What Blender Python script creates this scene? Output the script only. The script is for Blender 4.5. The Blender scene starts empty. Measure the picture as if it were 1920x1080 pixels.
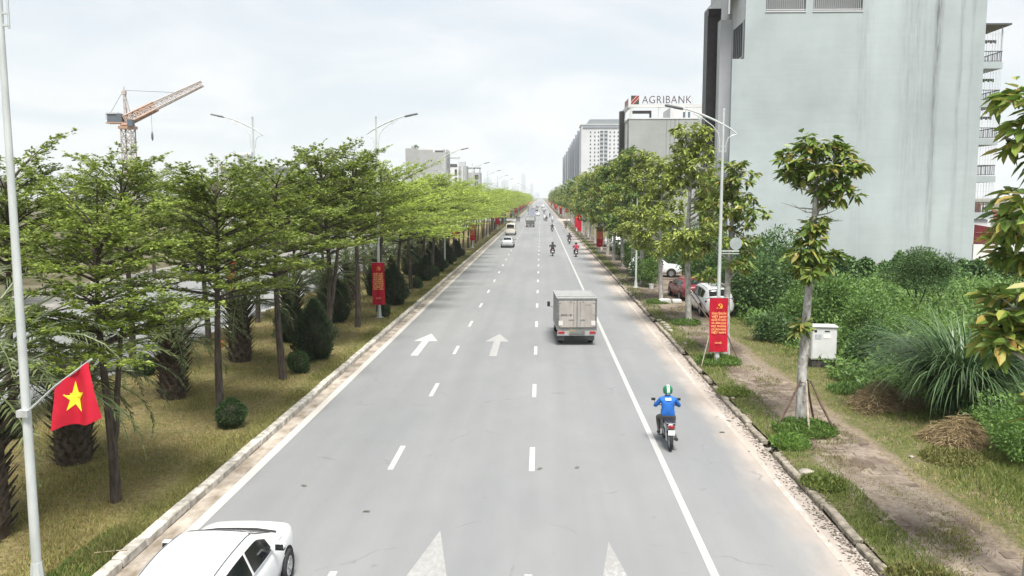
import bpy, bmesh, math, random
import numpy as np
from mathutils import Vector, Matrix

R = math.radians
random.seed(7)
scene = bpy.context.scene
col = scene.collection

# ---------------------------------------------------------------- camera
CAM_H = 7.2
cam_data = bpy.data.cameras.new('camera')
cam_data.sensor_width = 36.0
cam_data.lens = 28.89
cam_data.clip_start = 0.1
cam_data.clip_end = 20000
cam = bpy.data.objects.new('camera', cam_data)
cam.location = (0, 0.67, CAM_H)
cam.rotation_euler = (R(90 - 6.33), 0, R(1.99))
col.objects.link(cam)
scene.camera = cam

# ---------------------------------------------------------------- sky, sun, exposure
SUN_AZ = Vector((0.22, -0.97, 0)).normalized()      # towards the sun, behind the camera and to its right
SUN_EL = R(64)
world = bpy.data.worlds.new('World')
scene.world = world
world.use_nodes = True
wn, wl = world.node_tree.nodes, world.node_tree.links
wn.clear()
w_out = wn.new('ShaderNodeOutputWorld')
w_sky = wn.new('ShaderNodeTexSky')
w_sky.sky_type = 'NISHITA'
w_sky.sun_disc = False
w_sky.sun_elevation = SUN_EL
w_sky.sun_rotation = math.atan2(SUN_AZ.x, SUN_AZ.y)
w_sky.dust_density = 3.0
w_bg = wn.new('ShaderNodeBackground'); w_bg.inputs[1].default_value = 0.05
wl.new(w_sky.outputs[0], w_bg.inputs[0])
w_tc = wn.new('ShaderNodeTexCoord')
w_sep = wn.new('ShaderNodeSeparateXYZ'); wl.new(w_tc.outputs['Generated'], w_sep.inputs[0])
w_ad = wn.new('ShaderNodeMath'); w_ad.operation = 'ADD'; w_ad.inputs[1].default_value = 0.22
w_ab = wn.new('ShaderNodeMath'); w_ab.operation = 'ABSOLUTE'
wl.new(w_sep.outputs[2], w_ab.inputs[0]); wl.new(w_ab.outputs[0], w_ad.inputs[0])
w_dv = wn.new('ShaderNodeVectorMath'); w_dv.operation = 'DIVIDE'
w_cb = wn.new('ShaderNodeCombineXYZ')
for i in range(3): wl.new(w_ad.outputs[0], w_cb.inputs[i])
wl.new(w_tc.outputs['Generated'], w_dv.inputs[0]); wl.new(w_cb.outputs[0], w_dv.inputs[1])
w_nz = wn.new('ShaderNodeTexNoise'); w_nz.inputs['Scale'].default_value = 1.5
w_nz.inputs['Detail'].default_value = 6; w_nz.inputs['Roughness'].default_value = 0.55
w_nz.inputs['Distortion'].default_value = 0.6
wl.new(w_dv.outputs[0], w_nz.inputs['Vector'])
w_rp = wn.new('ShaderNodeValToRGB')
w_rp.color_ramp.elements[0].position = 0.38; w_rp.color_ramp.elements[0].color = (0.79, 0.855, 0.90, 1)
w_rp.color_ramp.elements[1].position = 0.62; w_rp.color_ramp.elements[1].color = (1.0, 1.0, 1.0, 1)
wl.new(w_nz.outputs[0], w_rp.inputs[0])
w_bg2 = wn.new('ShaderNodeBackground'); w_bg2.inputs[1].default_value = 0.205
wl.new(w_rp.outputs[0], w_bg2.inputs[0])
w_mx = wn.new('ShaderNodeMixShader'); w_mx.inputs[0].default_value = 0.88
wl.new(w_bg.outputs[0], w_mx.inputs[1]); wl.new(w_bg2.outputs[0], w_mx.inputs[2])
wl.new(w_mx.outputs[0], w_out.inputs['Surface'])

sun_data = bpy.data.lights.new('sun', 'SUN')
sun_data.energy = 1.5
sun_data.angle = R(19)
sun_data.color = (1.0, 0.965, 0.91)
sun = bpy.data.objects.new('sun', sun_data)
sd = Vector((-SUN_AZ.x * math.cos(SUN_EL), -SUN_AZ.y * math.cos(SUN_EL), -math.sin(SUN_EL)))
sun.rotation_euler = sd.to_track_quat('-Z', 'Y').to_euler()
sun.location = (30, -40, 80)
col.objects.link(sun)

scene.view_settings.view_transform = 'Standard'
scene.view_settings.look = 'None'
scene.view_settings.gamma = 1.0
scene.view_settings.use_curve_mapping = False
scene.view_settings.exposure = 2.25
scene.render.engine = 'CYCLES'
scene.cycles.use_denoising = True
scene.cycles.max_bounces = 8
scene.cycles.diffuse_bounces = 3
scene.cycles.glossy_bounces = 2
scene.cycles.transmission_bounces = 3
scene.cycles.volume_bounces = 2
scene.cycles.transparent_max_bounces = 6

# ---------------------------------------------------------------- helpers: tagging
ORD = ('first second third fourth fifth sixth seventh eighth ninth tenth eleventh twelfth thirteenth fourteenth fifteenth '
       'sixteenth seventeenth eighteenth nineteenth twentieth').split()
def nth(i):
    i += 1
    if i <= 20: return ORD[i - 1]
    suf = 'th' if 10 <= i % 100 <= 20 else {1: 'st', 2: 'nd', 3: 'rd'}.get(i % 10, 'th')
    return '%d%s' % (i, suf)

def tag(o, label=None, cat=None, group=None, kind=None):
    if label: o['label'] = label
    if cat: o['category'] = cat
    if group: o['group'] = group
    if kind: o['kind'] = kind
    return o

KIDS = {}
def reg(o, parent):
    if parent is not None: KIDS.setdefault(parent.name, []).append(o)

SKEW = 0.034        # the survey grid of the lot is turned a little against the road
def site(loc):
    x, y, z = loc
    if 0.1 < z < 3 and abs(x) > 6.72 and y < 200: x, y = x * 0.984, y * 0.984      # surveyed at road level, set on the raised verges
    return (x, y + SKEW * x, z)
def empty(name, loc=(0, 0, 0), rz=0.0, parent=None):
    if parent is None: loc = site(loc)
    o = bpy.data.objects.new(name, None)
    o.empty_display_size = 0.2
    o.location = loc
    o.rotation_euler = (0, 0, rz)
    o.parent = parent
    col.objects.link(o)
    reg(o, parent)
    return o

def link_mesh(name, me, parent=None, loc=(0, 0, 0), rot=(0, 0, 0), scale=(1, 1, 1)):
    if parent is None: loc = site(loc)
    o = bpy.data.objects.new(name, me)
    o.location = loc; o.rotation_euler = rot; o.scale = scale
    o.parent = parent
    col.objects.link(o)
    reg(o, parent)
    return o

def copy_tree(o, parent=None):
    """A copy of a thing with copies of its parts and sub-parts (mesh data shared)."""
    c = o.copy()
    col.objects.link(c); c.parent = parent
    reg(c, parent)
    for ch in list(KIDS.get(o.name, ())):
        copy_tree(ch, c)
    return c

# ---------------------------------------------------------------- helpers: mesh builder
class MB:
    def __init__(self):
        self.v = []; self.f = []; self.m = []; self.mi = 0
    def add(self, vs, fs):
        b = len(self.v)
        self.v.extend([tuple(p) for p in vs])
        for f in fs:
            self.f.append([b + i for i in f]); self.m.append(self.mi)
    def box(self, c, s, rot=None, taper=1.0):
        hx, hy, hz = s[0] / 2, s[1] / 2, s[2] / 2
        vs = []
        for z in (-1, 1):
            k = taper if z > 0 else 1.0
            for x, y in ((-1, -1), (1, -1), (1, 1), (-1, 1)):
                p = Vector((x * hx * k, y * hy * k, z * hz))
                if rot is not None: p = rot @ p
                vs.append((p.x + c[0], p.y + c[1], p.z + c[2]))
        self.add(vs, [(3, 2, 1, 0), (4, 5, 6, 7), (0, 1, 5, 4), (1, 2, 6, 5), (2, 3, 7, 6), (3, 0, 4, 7)])
        return self
    def box2(self, a, b):
        return self.box([(a[i] + b[i]) / 2 for i in range(3)], [abs(b[i] - a[i]) for i in range(3)])
    def bbox(self, c, s, bev=0.02, rot=None):
        # box with chamfered edges: 24 verts
        h = [s[0] / 2, s[1] / 2, s[2] / 2]
        b = min(bev, min(h) * 0.6)
        vs = []; idx = {}
        for sx in (-1, 1):
            for sy in (-1, 1):
                for sz in (-1, 1):
                    for ax in range(3):
                        p = [sx * (h[0] - b), sy * (h[1] - b), sz * (h[2] - b)]
                        p[ax] = (sx, sy, sz)[ax] * h[ax]
                        p = Vector(p)
                        if rot is not None: p = rot @ p
                        idx[(sx, sy, sz, ax)] = len(vs)
                        vs.append((p.x + c[0], p.y + c[1], p.z + c[2]))
        fs = []
        S = (-1, 1)
        for s_ in S:
            q = [(s_, -1, -1, 0), (s_, 1, -1, 0), (s_, 1, 1, 0), (s_, -1, 1, 0)]
            fs.append([idx[k] for k in (q if s_ > 0 else q[::-1])])
            q = [(-1, s_, -1, 1), (-1, s_, 1, 1), (1, s_, 1, 1), (1, s_, -1, 1)]
            fs.append([idx[k] for k in (q if s_ > 0 else q[::-1])])
            q = [(-1, -1, s_, 2), (1, -1, s_, 2), (1, 1, s_, 2), (-1, 1, s_, 2)]
            fs.append([idx[k] for k in (q if s_ > 0 else q[::-1])])
        for a in S:
            for c_ in S:
                fs.append([idx[(a, c_, -1, 0)], idx[(a, c_, 1, 0)], idx[(a, c_, 1, 1)], idx[(a, c_, -1, 1)]])
                fs.append([idx[(a, -1, c_, 0)], idx[(a, 1, c_, 0)], idx[(a, 1, c_, 2)], idx[(a, -1, c_, 2)]])
                fs.append([idx[(-1, a, c_, 1)], idx[(1, a, c_, 1)], idx[(1, a, c_, 2)], idx[(-1, a, c_, 2)]])
        for sx in S:
            for sy in S:
                for sz in S:
                    fs.append([idx[(sx, sy, sz, k)] for k in range(3)])
        self.add(vs, fs); return self
    def tube(self, pts, rad, n=8, caps=True):
        pts = [Vector(p) for p in pts]
        if not hasattr(rad, '__len__'): rad = [rad] * len(pts)
        vs = []; fs = []
        up = Vector((0, 0, 1))
        t0 = (pts[1] - pts[0]).normalized()
        ref = Vector((1, 0, 0)) if abs(t0.z) > 0.9 else up
        u = t0.cross(ref).normalized()
        for i, p in enumerate(pts):
            if i == 0: t = pts[1] - pts[0]
            elif i == len(pts) - 1: t = pts[-1] - pts[-2]
            else: t = pts[i + 1] - pts[i - 1]
            t = t.normalized()
            u = (u - t * u.dot(t))
            u = u.normalized() if u.length > 1e-6 else t.orthogonal().normalized()
            w = t.cross(u)
            for k in range(n):
                a = 2 * math.pi * k / n
                q = p + (u * math.cos(a) + w * math.sin(a)) * rad[i]
                vs.append(q)
        for i in range(len(pts) - 1):
            for k in range(n):
                a, b = i * n + k, i * n + (k + 1) % n
                fs.append((a, b, b + n, a + n))
        if caps:
            fs.append(tuple(range(n))[::-1]); fs.append(tuple(range((len(pts) - 1) * n, len(pts) * n)))
        self.add(vs, fs); return self
    def lathe(self, prof, n=16, c=(0, 0, 0), axis='z', caps=True):
        vs = []; fs = []
        for (r, h) in prof:
            for k in range(n):
                a = 2 * math.pi * k / n
                x, y = r * math.cos(a), r * math.sin(a)
                p = (x, y, h) if axis == 'z' else ((h, x, y) if axis == 'x' else (x, h, y))
                vs.append((p[0] + c[0], p[1] + c[1], p[2] + c[2]))
        for i in range(len(prof) - 1):
            for k in range(n):
                a, b = i * n + k, i * n + (k + 1) % n
                fs.append((a, b, b + n, a + n))
        if caps: fs.append(tuple(range(n))[::-1]); fs.append(tuple(range((len(prof) - 1) * n, len(prof) * n)))
        self.add(vs, fs); return self
    def prism(self, poly, d, plane='xz', o=0.0):
        # poly: list of 2D points; extruded from o to o+d along the third axis
        def P(a, b, c):
            return {'xz': (a, c, b), 'xy': (a, b, c), 'yz': (c, a, b)}[plane]
        n = len(poly)
        vs = [P(a, b, o) for a, b in poly] + [P(a, b, o + d) for a, b in poly]
        fs = [tuple(range(n)), tuple(range(n, 2 * n))[::-1]]
        for i in range(n):
            j = (i + 1) % n
            fs.append((i, i + n, j + n, j))
        self.add(vs, fs); return self
    def grid(self, fn, nu, nv):
        vs = [fn(i / nu, j / nv) for i in range(nu + 1) for j in range(nv + 1)]
        fs = []
        for i in range(nu):
            for j in range(nv):
                a = i * (nv + 1) + j
                fs.append((a, a + 1, a + nv + 2, a + nv + 1))
        self.add(vs, fs); return self
    def mesh(self, name, mats, smooth=False):
        me = bpy.data.meshes.new(name)
        me.from_pydata(self.v, [], self.f)
        if not isinstance(mats, (list, tuple)): mats = [mats]
        for m in mats: me.materials.append(m)
        if len(mats) > 1: me.polygons.foreach_set('material_index', self.m)
        if smooth:
            bm = bmesh.new(); bm.from_mesh(me); bmesh.ops.recalc_face_normals(bm, faces=bm.faces); bm.to_mesh(me); bm.free()
            me.polygons.foreach_set('use_smooth', [True] * len(me.polygons))
            me.set_sharp_from_angle(angle=R(40))
        me.update()
        return me
    def build(self, name, mats, parent=None, loc=(0, 0, 0), rot=(0, 0, 0), smooth=False):
        me = self.mesh(name, mats, smooth)
        return link_mesh(name, me, parent, loc, rot)

def np_mesh(name, V, nper, mats, mi=None):
    """V: (n, nper, 3) faces with their own vertices."""
    V = np.asarray(V, dtype=np.float32)
    n = V.shape[0]
    me = bpy.data.meshes.new(name)
    me.vertices.add(n * nper); me.loops.add(n * nper); me.polygons.add(n)
    me.vertices.foreach_set('co', V.reshape(-1))
    me.loops.foreach_set('vertex_index', np.arange(n * nper, dtype=np.int32))
    me.polygons.foreach_set('loop_start', np.arange(0, n * nper, nper, dtype=np.int32))
    if not isinstance(mats, (list, tuple)): mats = [mats]
    for m in mats: me.materials.append(m)
    if mi is not None: me.polygons.foreach_set('material_index', np.asarray(mi, dtype=np.int32))
    me.update(); me.validate()
    return me

def unit(a):
    return a / np.maximum(np.linalg.norm(a, axis=-1, keepdims=True), 1e-9)

def leaf_quads(P, D, N, L, W, droop=0.0):
    """Pointed rhombic leaves: base P, direction D, face normal N."""
    D = unit(D); S = unit(np.cross(D, N))
    L = np.broadcast_to(np.asarray(L, float), (len(P),))[:, None]
    W = np.broadcast_to(np.asarray(W, float), (len(P),))[:, None]
    mid = P + D * L * 0.45
    tip = P + D * L
    tip = tip - np.array([0, 0, 1.0]) * L * droop
    return np.stack([P, mid + S * W / 2, tip, mid - S * W / 2], axis=1)

def leaf_folded(P, D, N, L, W, droop=0.15, fold=0.25):
    """Big leaves: six-sided outline creased along the midrib, two quads each sharing nothing."""
    D = unit(D); S = unit(np.cross(D, N)); Nn = np.cross(S, D)
    L = np.broadcast_to(np.asarray(L, float), (len(P),))[:, None]
    W = np.broadcast_to(np.asarray(W, float), (len(P),))[:, None]
    dn = np.array([0, 0, -1.0])
    a = P; d = P + D * L + dn * L * droop * 1.2
    out = []
    for s in (1, -1):
        b = P + D * L * 0.3 + S * W * 0.46 * s + Nn * W * fold * 0.5 + dn * L * droop * 0.15
        c = P + D * L * 0.68 + S * W * 0.40 * s + Nn * W * fold * 0.4 + dn * L * droop * 0.6
        out.append(np.stack([a, b, c, d] if s > 0 else [a, d, c, b], axis=1))
    return np.concatenate(out, axis=0)

# ---------------------------------------------------------------- helpers: materials
MATS = {}
def new_mat(name):
    m = bpy.data.materials.new(name); m.use_nodes = True
    nt = m.node_tree
    return m, nt, nt.nodes, nt.links, nt.nodes['Principled BSDF']

def mat(name, c, rough=0.6, metal=0.0, var=0.0, scale=4.0, spec=0.4, bump=0.0, c2=None, stretch=(1, 1, 1), coat=0.0, detail=5, world=False):
    if name in MATS: return MATS[name]
    m, nt, N, L, b = new_mat(name)
    b.inputs['Roughness'].default_value = rough
    b.inputs['Metallic'].default_value = metal
    b.inputs['Specular IOR Level'].default_value = spec
    if coat:
        b.inputs['Coat Weight'].default_value = coat; b.inputs['Coat Roughness'].default_value = 0.08
    if var or c2:
        tc = N.new('ShaderNodeTexCoord'); mp = N.new('ShaderNodeMapping')
        mp.inputs['Scale'].default_value = stretch
        if world:
            g = N.new('ShaderNodeNewGeometry'); L.new(g.outputs['Position'], mp.inputs[0])
        else:
            L.new(tc.outputs['Object'], mp.inputs[0])
        nz = N.new('ShaderNodeTexNoise'); nz.inputs['Scale'].default_value = scale; nz.inputs['Detail'].default_value = detail
        nz.inputs['Roughness'].default_value = 0.6
        L.new(mp.outputs[0], nz.inputs['Vector'])
        rp = N.new('ShaderNodeValToRGB')
        lo = [max(0, x * (1 - var)) for x in c]; hi = c2 if c2 else [min(1, x * (1 + var)) for x in c]
        rp.color_ramp.elements[0].position = 0.34; rp.color_ramp.elements[1].position = 0.66
        rp.color_ramp.elements[0].color = (*lo, 1); rp.color_ramp.elements[1].color = (*hi, 1)
        L.new(nz.outputs[0], rp.inputs[0]); L.new(rp.outputs[0], b.inputs['Base Color'])
        if bump:
            bm = N.new('ShaderNodeBump'); bm.inputs['Strength'].default_value = bump; bm.inputs['Distance'].default_value = 0.02
            L.new(nz.outputs[0], bm.inputs['Height']); L.new(bm.outputs[0], b.inputs['Normal'])
    else:
        b.inputs['Base Color'].default_value = (*c, 1)
    MATS[name] = m
    return m

def leaf_mat(name, stops, trans=0.3, rough=0.45, clump=0.0):
    """Foliage: each leaf takes its own tone from the ramp; some light passes through."""
    if name in MATS: return MATS[name]
    m, nt, N, L, b = new_mat(name)
    g = N.new('ShaderNodeNewGeometry')
    rp = N.new('ShaderNodeValToRGB')
    els = rp.color_ramp.elements
    while len(els) < len(stops): els.new(0.5)
    for e, (p, c) in zip(els, stops):
        e.position = p; e.color = (*c, 1)
    tc = N.new('ShaderNodeTexCoord')
    nz = N.new('ShaderNodeTexNoise'); nz.inputs['Scale'].default_value = 0.7; nz.inputs['Detail'].default_value = 2
    L.new(tc.outputs['Object'], nz.inputs['Vector'])
    oi = N.new('ShaderNodeObjectInfo')
    mx = N.new('ShaderNodeMath'); mx.operation = 'MULTIPLY_ADD'
    mx.inputs[1].default_value = 1.0 - clump
    sc = N.new('ShaderNodeMath'); sc.operation = 'MULTIPLY'; sc.inputs[1].default_value = clump
    L.new(nz.outputs[0], sc.inputs[0])
    L.new(g.outputs['Random Per Island'], mx.inputs[0]); L.new(sc.outputs[0], mx.inputs[2])
    L.new(mx.outputs[0], rp.inputs[0])
    hs = N.new('ShaderNodeHueSaturation')
    mr = N.new('ShaderNodeMapRange'); mr.inputs['To Min'].default_value = 0.82; mr.inputs['To Max'].default_value = 1.15
    L.new(oi.outputs['Random'], mr.inputs['Value']); L.new(mr.outputs[0], hs.inputs['Value'])
    L.new(rp.outputs[0], hs.inputs['Color'])
    L.new(hs.outputs[0], b.inputs['Base Color'])
    b.inputs['Roughness'].default_value = rough; b.inputs['Specular IOR Level'].default_value = 0.35
    t = N.new('ShaderNodeBsdfTranslucent'); L.new(hs.outputs[0], t.inputs[0])
    ms = N.new('ShaderNodeMixShader'); ms.inputs[0].default_value = trans
    L.new(b.outputs[0], ms.inputs[1]); L.new(t.outputs[0], ms.inputs[2])
    L.new(ms.outputs[0], N['Material Output'].inputs['Surface'])
    MATS[name] = m
    return m

WHITE = mat('white_paint', (0.72, 0.73, 0.73), 0.45, var=0.06, scale=3)
BLACK = mat('black_plastic', (0.018, 0.018, 0.02), 0.5)
RUBBER = mat('tyre_rubber', (0.025, 0.025, 0.027), 0.85, var=0.3, scale=8)
GLASS = mat('dark_glass', (0.010, 0.012, 0.014), 0.08, spec=0.35)
CHROME = mat('alloy', (0.55, 0.56, 0.58), 0.28, metal=0.9)
STEEL = mat('galvanised_steel', (0.46, 0.48, 0.48), 0.5, metal=0.35, var=0.18, scale=6)
REDLAMP = mat('red_lens', (0.30, 0.01, 0.015), 0.2, coat=0.6)
CLEARLAMP = mat('clear_lens', (0.75, 0.77, 0.8), 0.15, coat=0.6)

def text_mesh(body, size, m, extrude=0.0, align='CENTER', bold=0.0, spacing=1.0):
    cu = bpy.data.curves.new('lettering', 'FONT')
    cu.body = body; cu.size = size; cu.align_x = align; cu.align_y = 'CENTER'
    cu.extrude = extrude; cu.offset = bold; cu.space_character = spacing; cu.resolution_u = 3
    o = bpy.data.objects.new('lettering', cu); col.objects.link(o)
    bpy.context.view_layer.update()
    dg = bpy.context.evaluated_depsgraph_get()
    me = bpy.data.meshes.new_from_object(o.evaluated_get(dg))
    me.materials.clear(); me.materials.append(m)
    bpy.data.objects.remove(o); bpy.data.curves.remove(cu)
    return me

def catmull(xs, pts, q):
    """Interpolate rows of pts (n,k) at parameter q given increasing xs."""
    xs = np.asarray(xs, float); pts = np.asarray(pts, float)
    i = int(np.clip(np.searchsorted(xs, q) - 1, 0, len(xs) - 2))
    h = xs[i + 1] - xs[i]; t = (q - xs[i]) / h
    def slope(j):
        if j == 0: return (pts[1] - pts[0]) / (xs[1] - xs[0])
        if j == len(xs) - 1: return (pts[-1] - pts[-2]) / (xs[-1] - xs[-2])
        a = (pts[j] - pts[j - 1]) / (xs[j] - xs[j - 1]); b = (pts[j + 1] - pts[j]) / (xs[j + 1] - xs[j])
        return np.where(a * b <= 0, 0, 2 * a * b / np.where(np.abs(a + b) < 1e-9, 1, a + b))
    m0, m1 = slope(i) * h, slope(i + 1) * h
    t2, t3 = t * t, t * t * t
    return (2 * t3 - 3 * t2 + 1) * pts[i] + (t3 - 2 * t2 + t) * m0 + (-2 * t3 + 3 * t2) * pts[i + 1] + (t3 - t2) * m1

# ================================================================ THE SETTING
Y_CROSS = (246.0, 274.0)      # a side street crosses here
def sheet(name, x0, x1, y0, y1, z, m, nx=1, ny=1, bump=None, kind='structure', parent=None):
    mb = MB()
    def fn(u, v):
        x = x0 + (x1 - x0) * u; y = y0 + (y1 - y0) * v
        return (x, y, z + (bump(x, y) if bump else 0))
    b = len(mb.v)
    mb.grid(lambda u, v: fn(u, v), nx, ny)
    mb.f = [f[::-1] for f in mb.f]
    o = mb.build(name, m, parent, smooth=bool(bump))
    if parent is None: tag(o, kind=kind)
    return o

def band_node(N, L, x_out, lo, hi, soft):
    """1 inside [lo, hi] of a coordinate, soft edges."""
    a = N.new('ShaderNodeMapRange'); a.interpolation_type = 'SMOOTHSTEP'
    a.inputs['From Min'].default_value = lo - soft; a.inputs['From Max'].default_value = lo + soft
    b = N.new('ShaderNodeMapRange'); b.interpolation_type = 'SMOOTHSTEP'
    b.inputs['From Min'].default_value = hi - soft; b.inputs['From Max'].default_value = hi + soft
    b.inputs['To Min'].default_value = 1; b.inputs['To Max'].default_value = 0
    L.new(x_out, a.inputs['Value']); L.new(x_out, b.inputs['Value'])
    m = N.new('ShaderNodeMath'); m.operation = 'MULTIPLY'
    L.new(a.outputs[0], m.inputs[0]); L.new(b.outputs[0], m.inputs[1])
    return m.outputs[0]

def noise_node(N, L, vec, scale, stretch=(1, 1, 1), detail=4, rough=0.55):
    mp = N.new('ShaderNodeMapping'); mp.inputs['Scale'].default_value = stretch
    L.new(vec, mp.inputs[0])
    nz = N.new('ShaderNodeTexNoise'); nz.inputs['Scale'].default_value = scale
    nz.inputs['Detail'].default_value = detail; nz.inputs['Roughness'].default_value = rough
    L.new(mp.outputs[0], nz.inputs['Vector'])
    return nz.outputs[0]

def ramp_node(N, L, fac, stops):
    rp = N.new('ShaderNodeValToRGB')
    els = rp.color_ramp.elements
    while len(els) < len(stops): els.new(0.5)
    for e, (p, c) in zip(els, stops):
        e.position = p; e.color = (*c, 1) if hasattr(c, '__len__') else (c, c, c, 1)
    L.new(fac, rp.inputs[0]); return rp.outputs[0]

def mix_node(N, L, fac, a, b, mode='MIX'):
    mx = N.new('ShaderNodeMix'); mx.data_type = 'RGBA'; mx.blend_type = mode
    if hasattr(fac, 'is_linked') or hasattr(fac, 'node'): L.new(fac, mx.inputs['Factor'])
    else: mx.inputs['Factor'].default_value = fac
    for sock, v in (('A', a), ('B', b)):
        s = [i for i in mx.inputs if i.name == sock and i.type == 'RGBA'][0]
        if hasattr(v, 'node'): L.new(v, s)
        else: s.default_value = (*v, 1)
    return [o for o in mx.outputs if o.type == 'RGBA'][0]

def mul_node(N, L, a, b):
    m = N.new('ShaderNodeMath'); m.operation = 'MULTIPLY'
    for i, v in enumerate((a, b)):
        if hasattr(v, 'node'): L.new(v, m.inputs[i])
        else: m.inputs[i].default_value = v
    return m.outputs[0]

# ---- asphalt: pale, dusty, streaked along the lanes
m_road, nt, N, L, B = new_mat('asphalt')
geo = N.new('ShaderNodeNewGeometry'); pos = geo.outputs['Position']
sep = N.new('ShaderNodeSeparateXYZ'); L.new(pos, sep.inputs[0]); px_ = sep.outputs[0]
big = noise_node(N, L, pos, 0.22, (1, 0.25, 1), 5)
streak = noise_node(N, L, pos, 1.3, (1, 0.03, 1), 4)
fine = noise_node(N, L, pos, 46, (1, 1, 1), 2, 0.7)
patch = noise_node(N, L, pos, 0.9, (1, 0.5, 1), 6, 0.65)
c = ramp_node(N, L, big, [(0.3, (0.235, 0.243, 0.249)), (0.7, (0.298, 0.301, 0.300))])
c = mix_node(N, L, 0.55, c, ramp_node(N, L, streak, [(0.3, (0.86, 0.865, 0.875)), (0.68, (1.0, 1.0, 1.0))]), 'MULTIPLY')
c = mix_node(N, L, 0.55, c, ramp_node(N, L, fine, [(0.30, 0.45), (0.70, 1.0)]), 'MULTIPLY')
c = mix_node(N, L, 0.35, c, ramp_node(N, L, patch, [(0.35, 0.86), (0.6, 1.0)]), 'MULTIPLY')
# blown sand gathered along the outer edge of the right lane
nzE = noise_node(N, L, pos, 1.1, (1, 0.3, 1), 5, 0.6)
shift = N.new('ShaderNodeMath'); shift.operation = 'MULTIPLY_ADD'; shift.inputs[1].default_value = 1.3
L.new(nzE, shift.inputs[0]); L.new(px_, shift.inputs[2])
dust = band_node(N, L, shift.outputs[0], 6.2, 12.0, 0.5)
c = mix_node(N, L, mul_node(N, L, dust, 0.9), c, ramp_node(N, L, patch, [(0.3, (0.31, 0.265, 0.225)), (0.7, (0.43, 0.375, 0.33))]))
# wheel tracks polished a little darker, thin cracks and pour seams
for xt in (-6.5, -4.9, -2.9, -1.3, .75, 2.35):
    wt_ = band_node(N, L, px_, xt - .25, xt + .25, .28)
    c = mix_node(N, L, mul_node(N, L, wt_, ramp_node(N, L, big, [(0.3, 0.10), (0.7, 0.26)])), c, (0.165, 0.168, 0.172))
vor = N.new('ShaderNodeTexVoronoi'); vor.feature = 'DISTANCE_TO_EDGE'; vor.inputs['Scale'].default_value = 0.16
wv_ = N.new('ShaderNodeVectorMath'); wv_.operation = 'ADD'; nzc = N.new('ShaderNodeTexNoise'); nzc.inputs['Scale'].default_value = 0.8; nzc.inputs['Detail'].default_value = 6
L.new(pos, nzc.inputs['Vector']); L.new(pos, wv_.inputs[0]); L.new(nzc.outputs['Color'], wv_.inputs[1]); L.new(wv_.outputs[0], vor.inputs['Vector'])
crk = ramp_node(N, L, vor.outputs['Distance'], [(0.0, 1.0), (0.006, 0.0)])
c = mix_node(N, L, mul_node(N, L, crk, ramp_node(N, L, patch, [(0.5, 0.0), (0.62, 0.55)])), c, (0.12, 0.12, 0.12))
oil = ramp_node(N, L, noise_node(N, L, pos, 2.6, (1, 1, 1), 3, 0.5), [(0.69, 0.0), (0.76, 0.5)])
c = mix_node(N, L, oil, c, (0.15, 0.15, 0.15))
# paler worn band between the wheel tracks
L.new(c, B.inputs['Base Color'])
B.inputs['Roughness'].default_value = 0.82
B.inputs['Specular IOR Level'].default_value = 0.3
bp = N.new('ShaderNodeBump'); bp.inputs['Strength'].default_value = 0.25; bp.inputs['Distance'].default_value = 0.006
L.new(fine, bp.inputs['Height']); L.new(bp.outputs[0], B.inputs['Normal'])

# ---- median earth under mown, half dry grass
m_median, nt, N, L, B = new_mat('mown_median')
geo = N.new('ShaderNodeNewGeometry'); pos = geo.outputs['Position']
sep = N.new('ShaderNodeSeparateXYZ'); L.new(pos, sep.inputs[0])
n1 = noise_node(N, L, pos, 0.55, (1, 0.8, 1), 5, 0.6)
n2 = noise_node(N, L, pos, 7, (1, 1, 1), 5, 0.7)
dry = ramp_node(N, L, n2, [(0.3, (0.11, 0.088, 0.042)), (0.7, (0.30, 0.25, 0.125))])
grn = ramp_node(N, L, n2, [(0.3, (0.075, 0.078, 0.026)), (0.7, (0.18, 0.175, 0.062))])
c = mix_node(N, L, ramp_node(N, L, n1, [(0.5, 0.0), (0.7, 1.0)]), dry, grn)
edge = band_node(N, L, sep.outputs[0], -9.1, -7.0, 0.35)
c = mix_node(N, L, mul_node(N, L, edge, 0.8), c, grn)
L.new(c, B.inputs['Base Color']); B.inputs['Roughness'].default_value = 0.95; B.inputs['Specular IOR Level'].default_value = 0.1
bp = N.new('ShaderNodeBump'); bp.inputs['Strength'].default_value = 0.8; bp.inputs['Distance'].default_value = 0.04
L.new(n2, bp.inputs['Height']); L.new(bp.outputs[0], B.inputs['Normal'])

# ---- right verge: weeds by the kerb, worn paving, a trodden sandy path, grass
m_verge, nt, N, L, B = new_mat('weedy_verge')
geo = N.new('ShaderNodeNewGeometry'); pos = geo.outputs['Position']
sep = N.new('ShaderNodeSeparateXYZ'); L.new(pos, sep.inputs[0])
n1 = noise_node(N, L, pos, 0.8, (1, 0.6, 1), 5, 0.62)
n2 = noise_node(N, L, pos, 9, (1, 1, 1), 5, 0.7)
sh = N.new('ShaderNodeMath'); sh.operation = 'MULTIPLY_ADD'; sh.inputs[1].default_value = 0.9
L.new(n1, sh.inputs[0]); L.new(sep.outputs[0], sh.inputs[2])
grass = ramp_node(N, L, n2, [(0.3, (0.055, 0.062, 0.022)), (0.7, (0.14, 0.148, 0.055))])
soil = mix_node(N, L, ramp_node(N, L, n1, [(0.4, 0.0), (0.58, 1.0)]), ramp_node(N, L, n2, [(0.28, (0.075, 0.055, 0.045)), (0.72, (0.17, 0.13, 0.105))]), ramp_node(N, L, n2, [(0.28, (0.15, 0.12, 0.095)), (0.72, (0.30, 0.255, 0.205))]))
sand = ramp_node(N, L, n2, [(0.3, (0.13, 0.10, 0.072)), (0.7, (0.27, 0.22, 0.165))])
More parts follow.
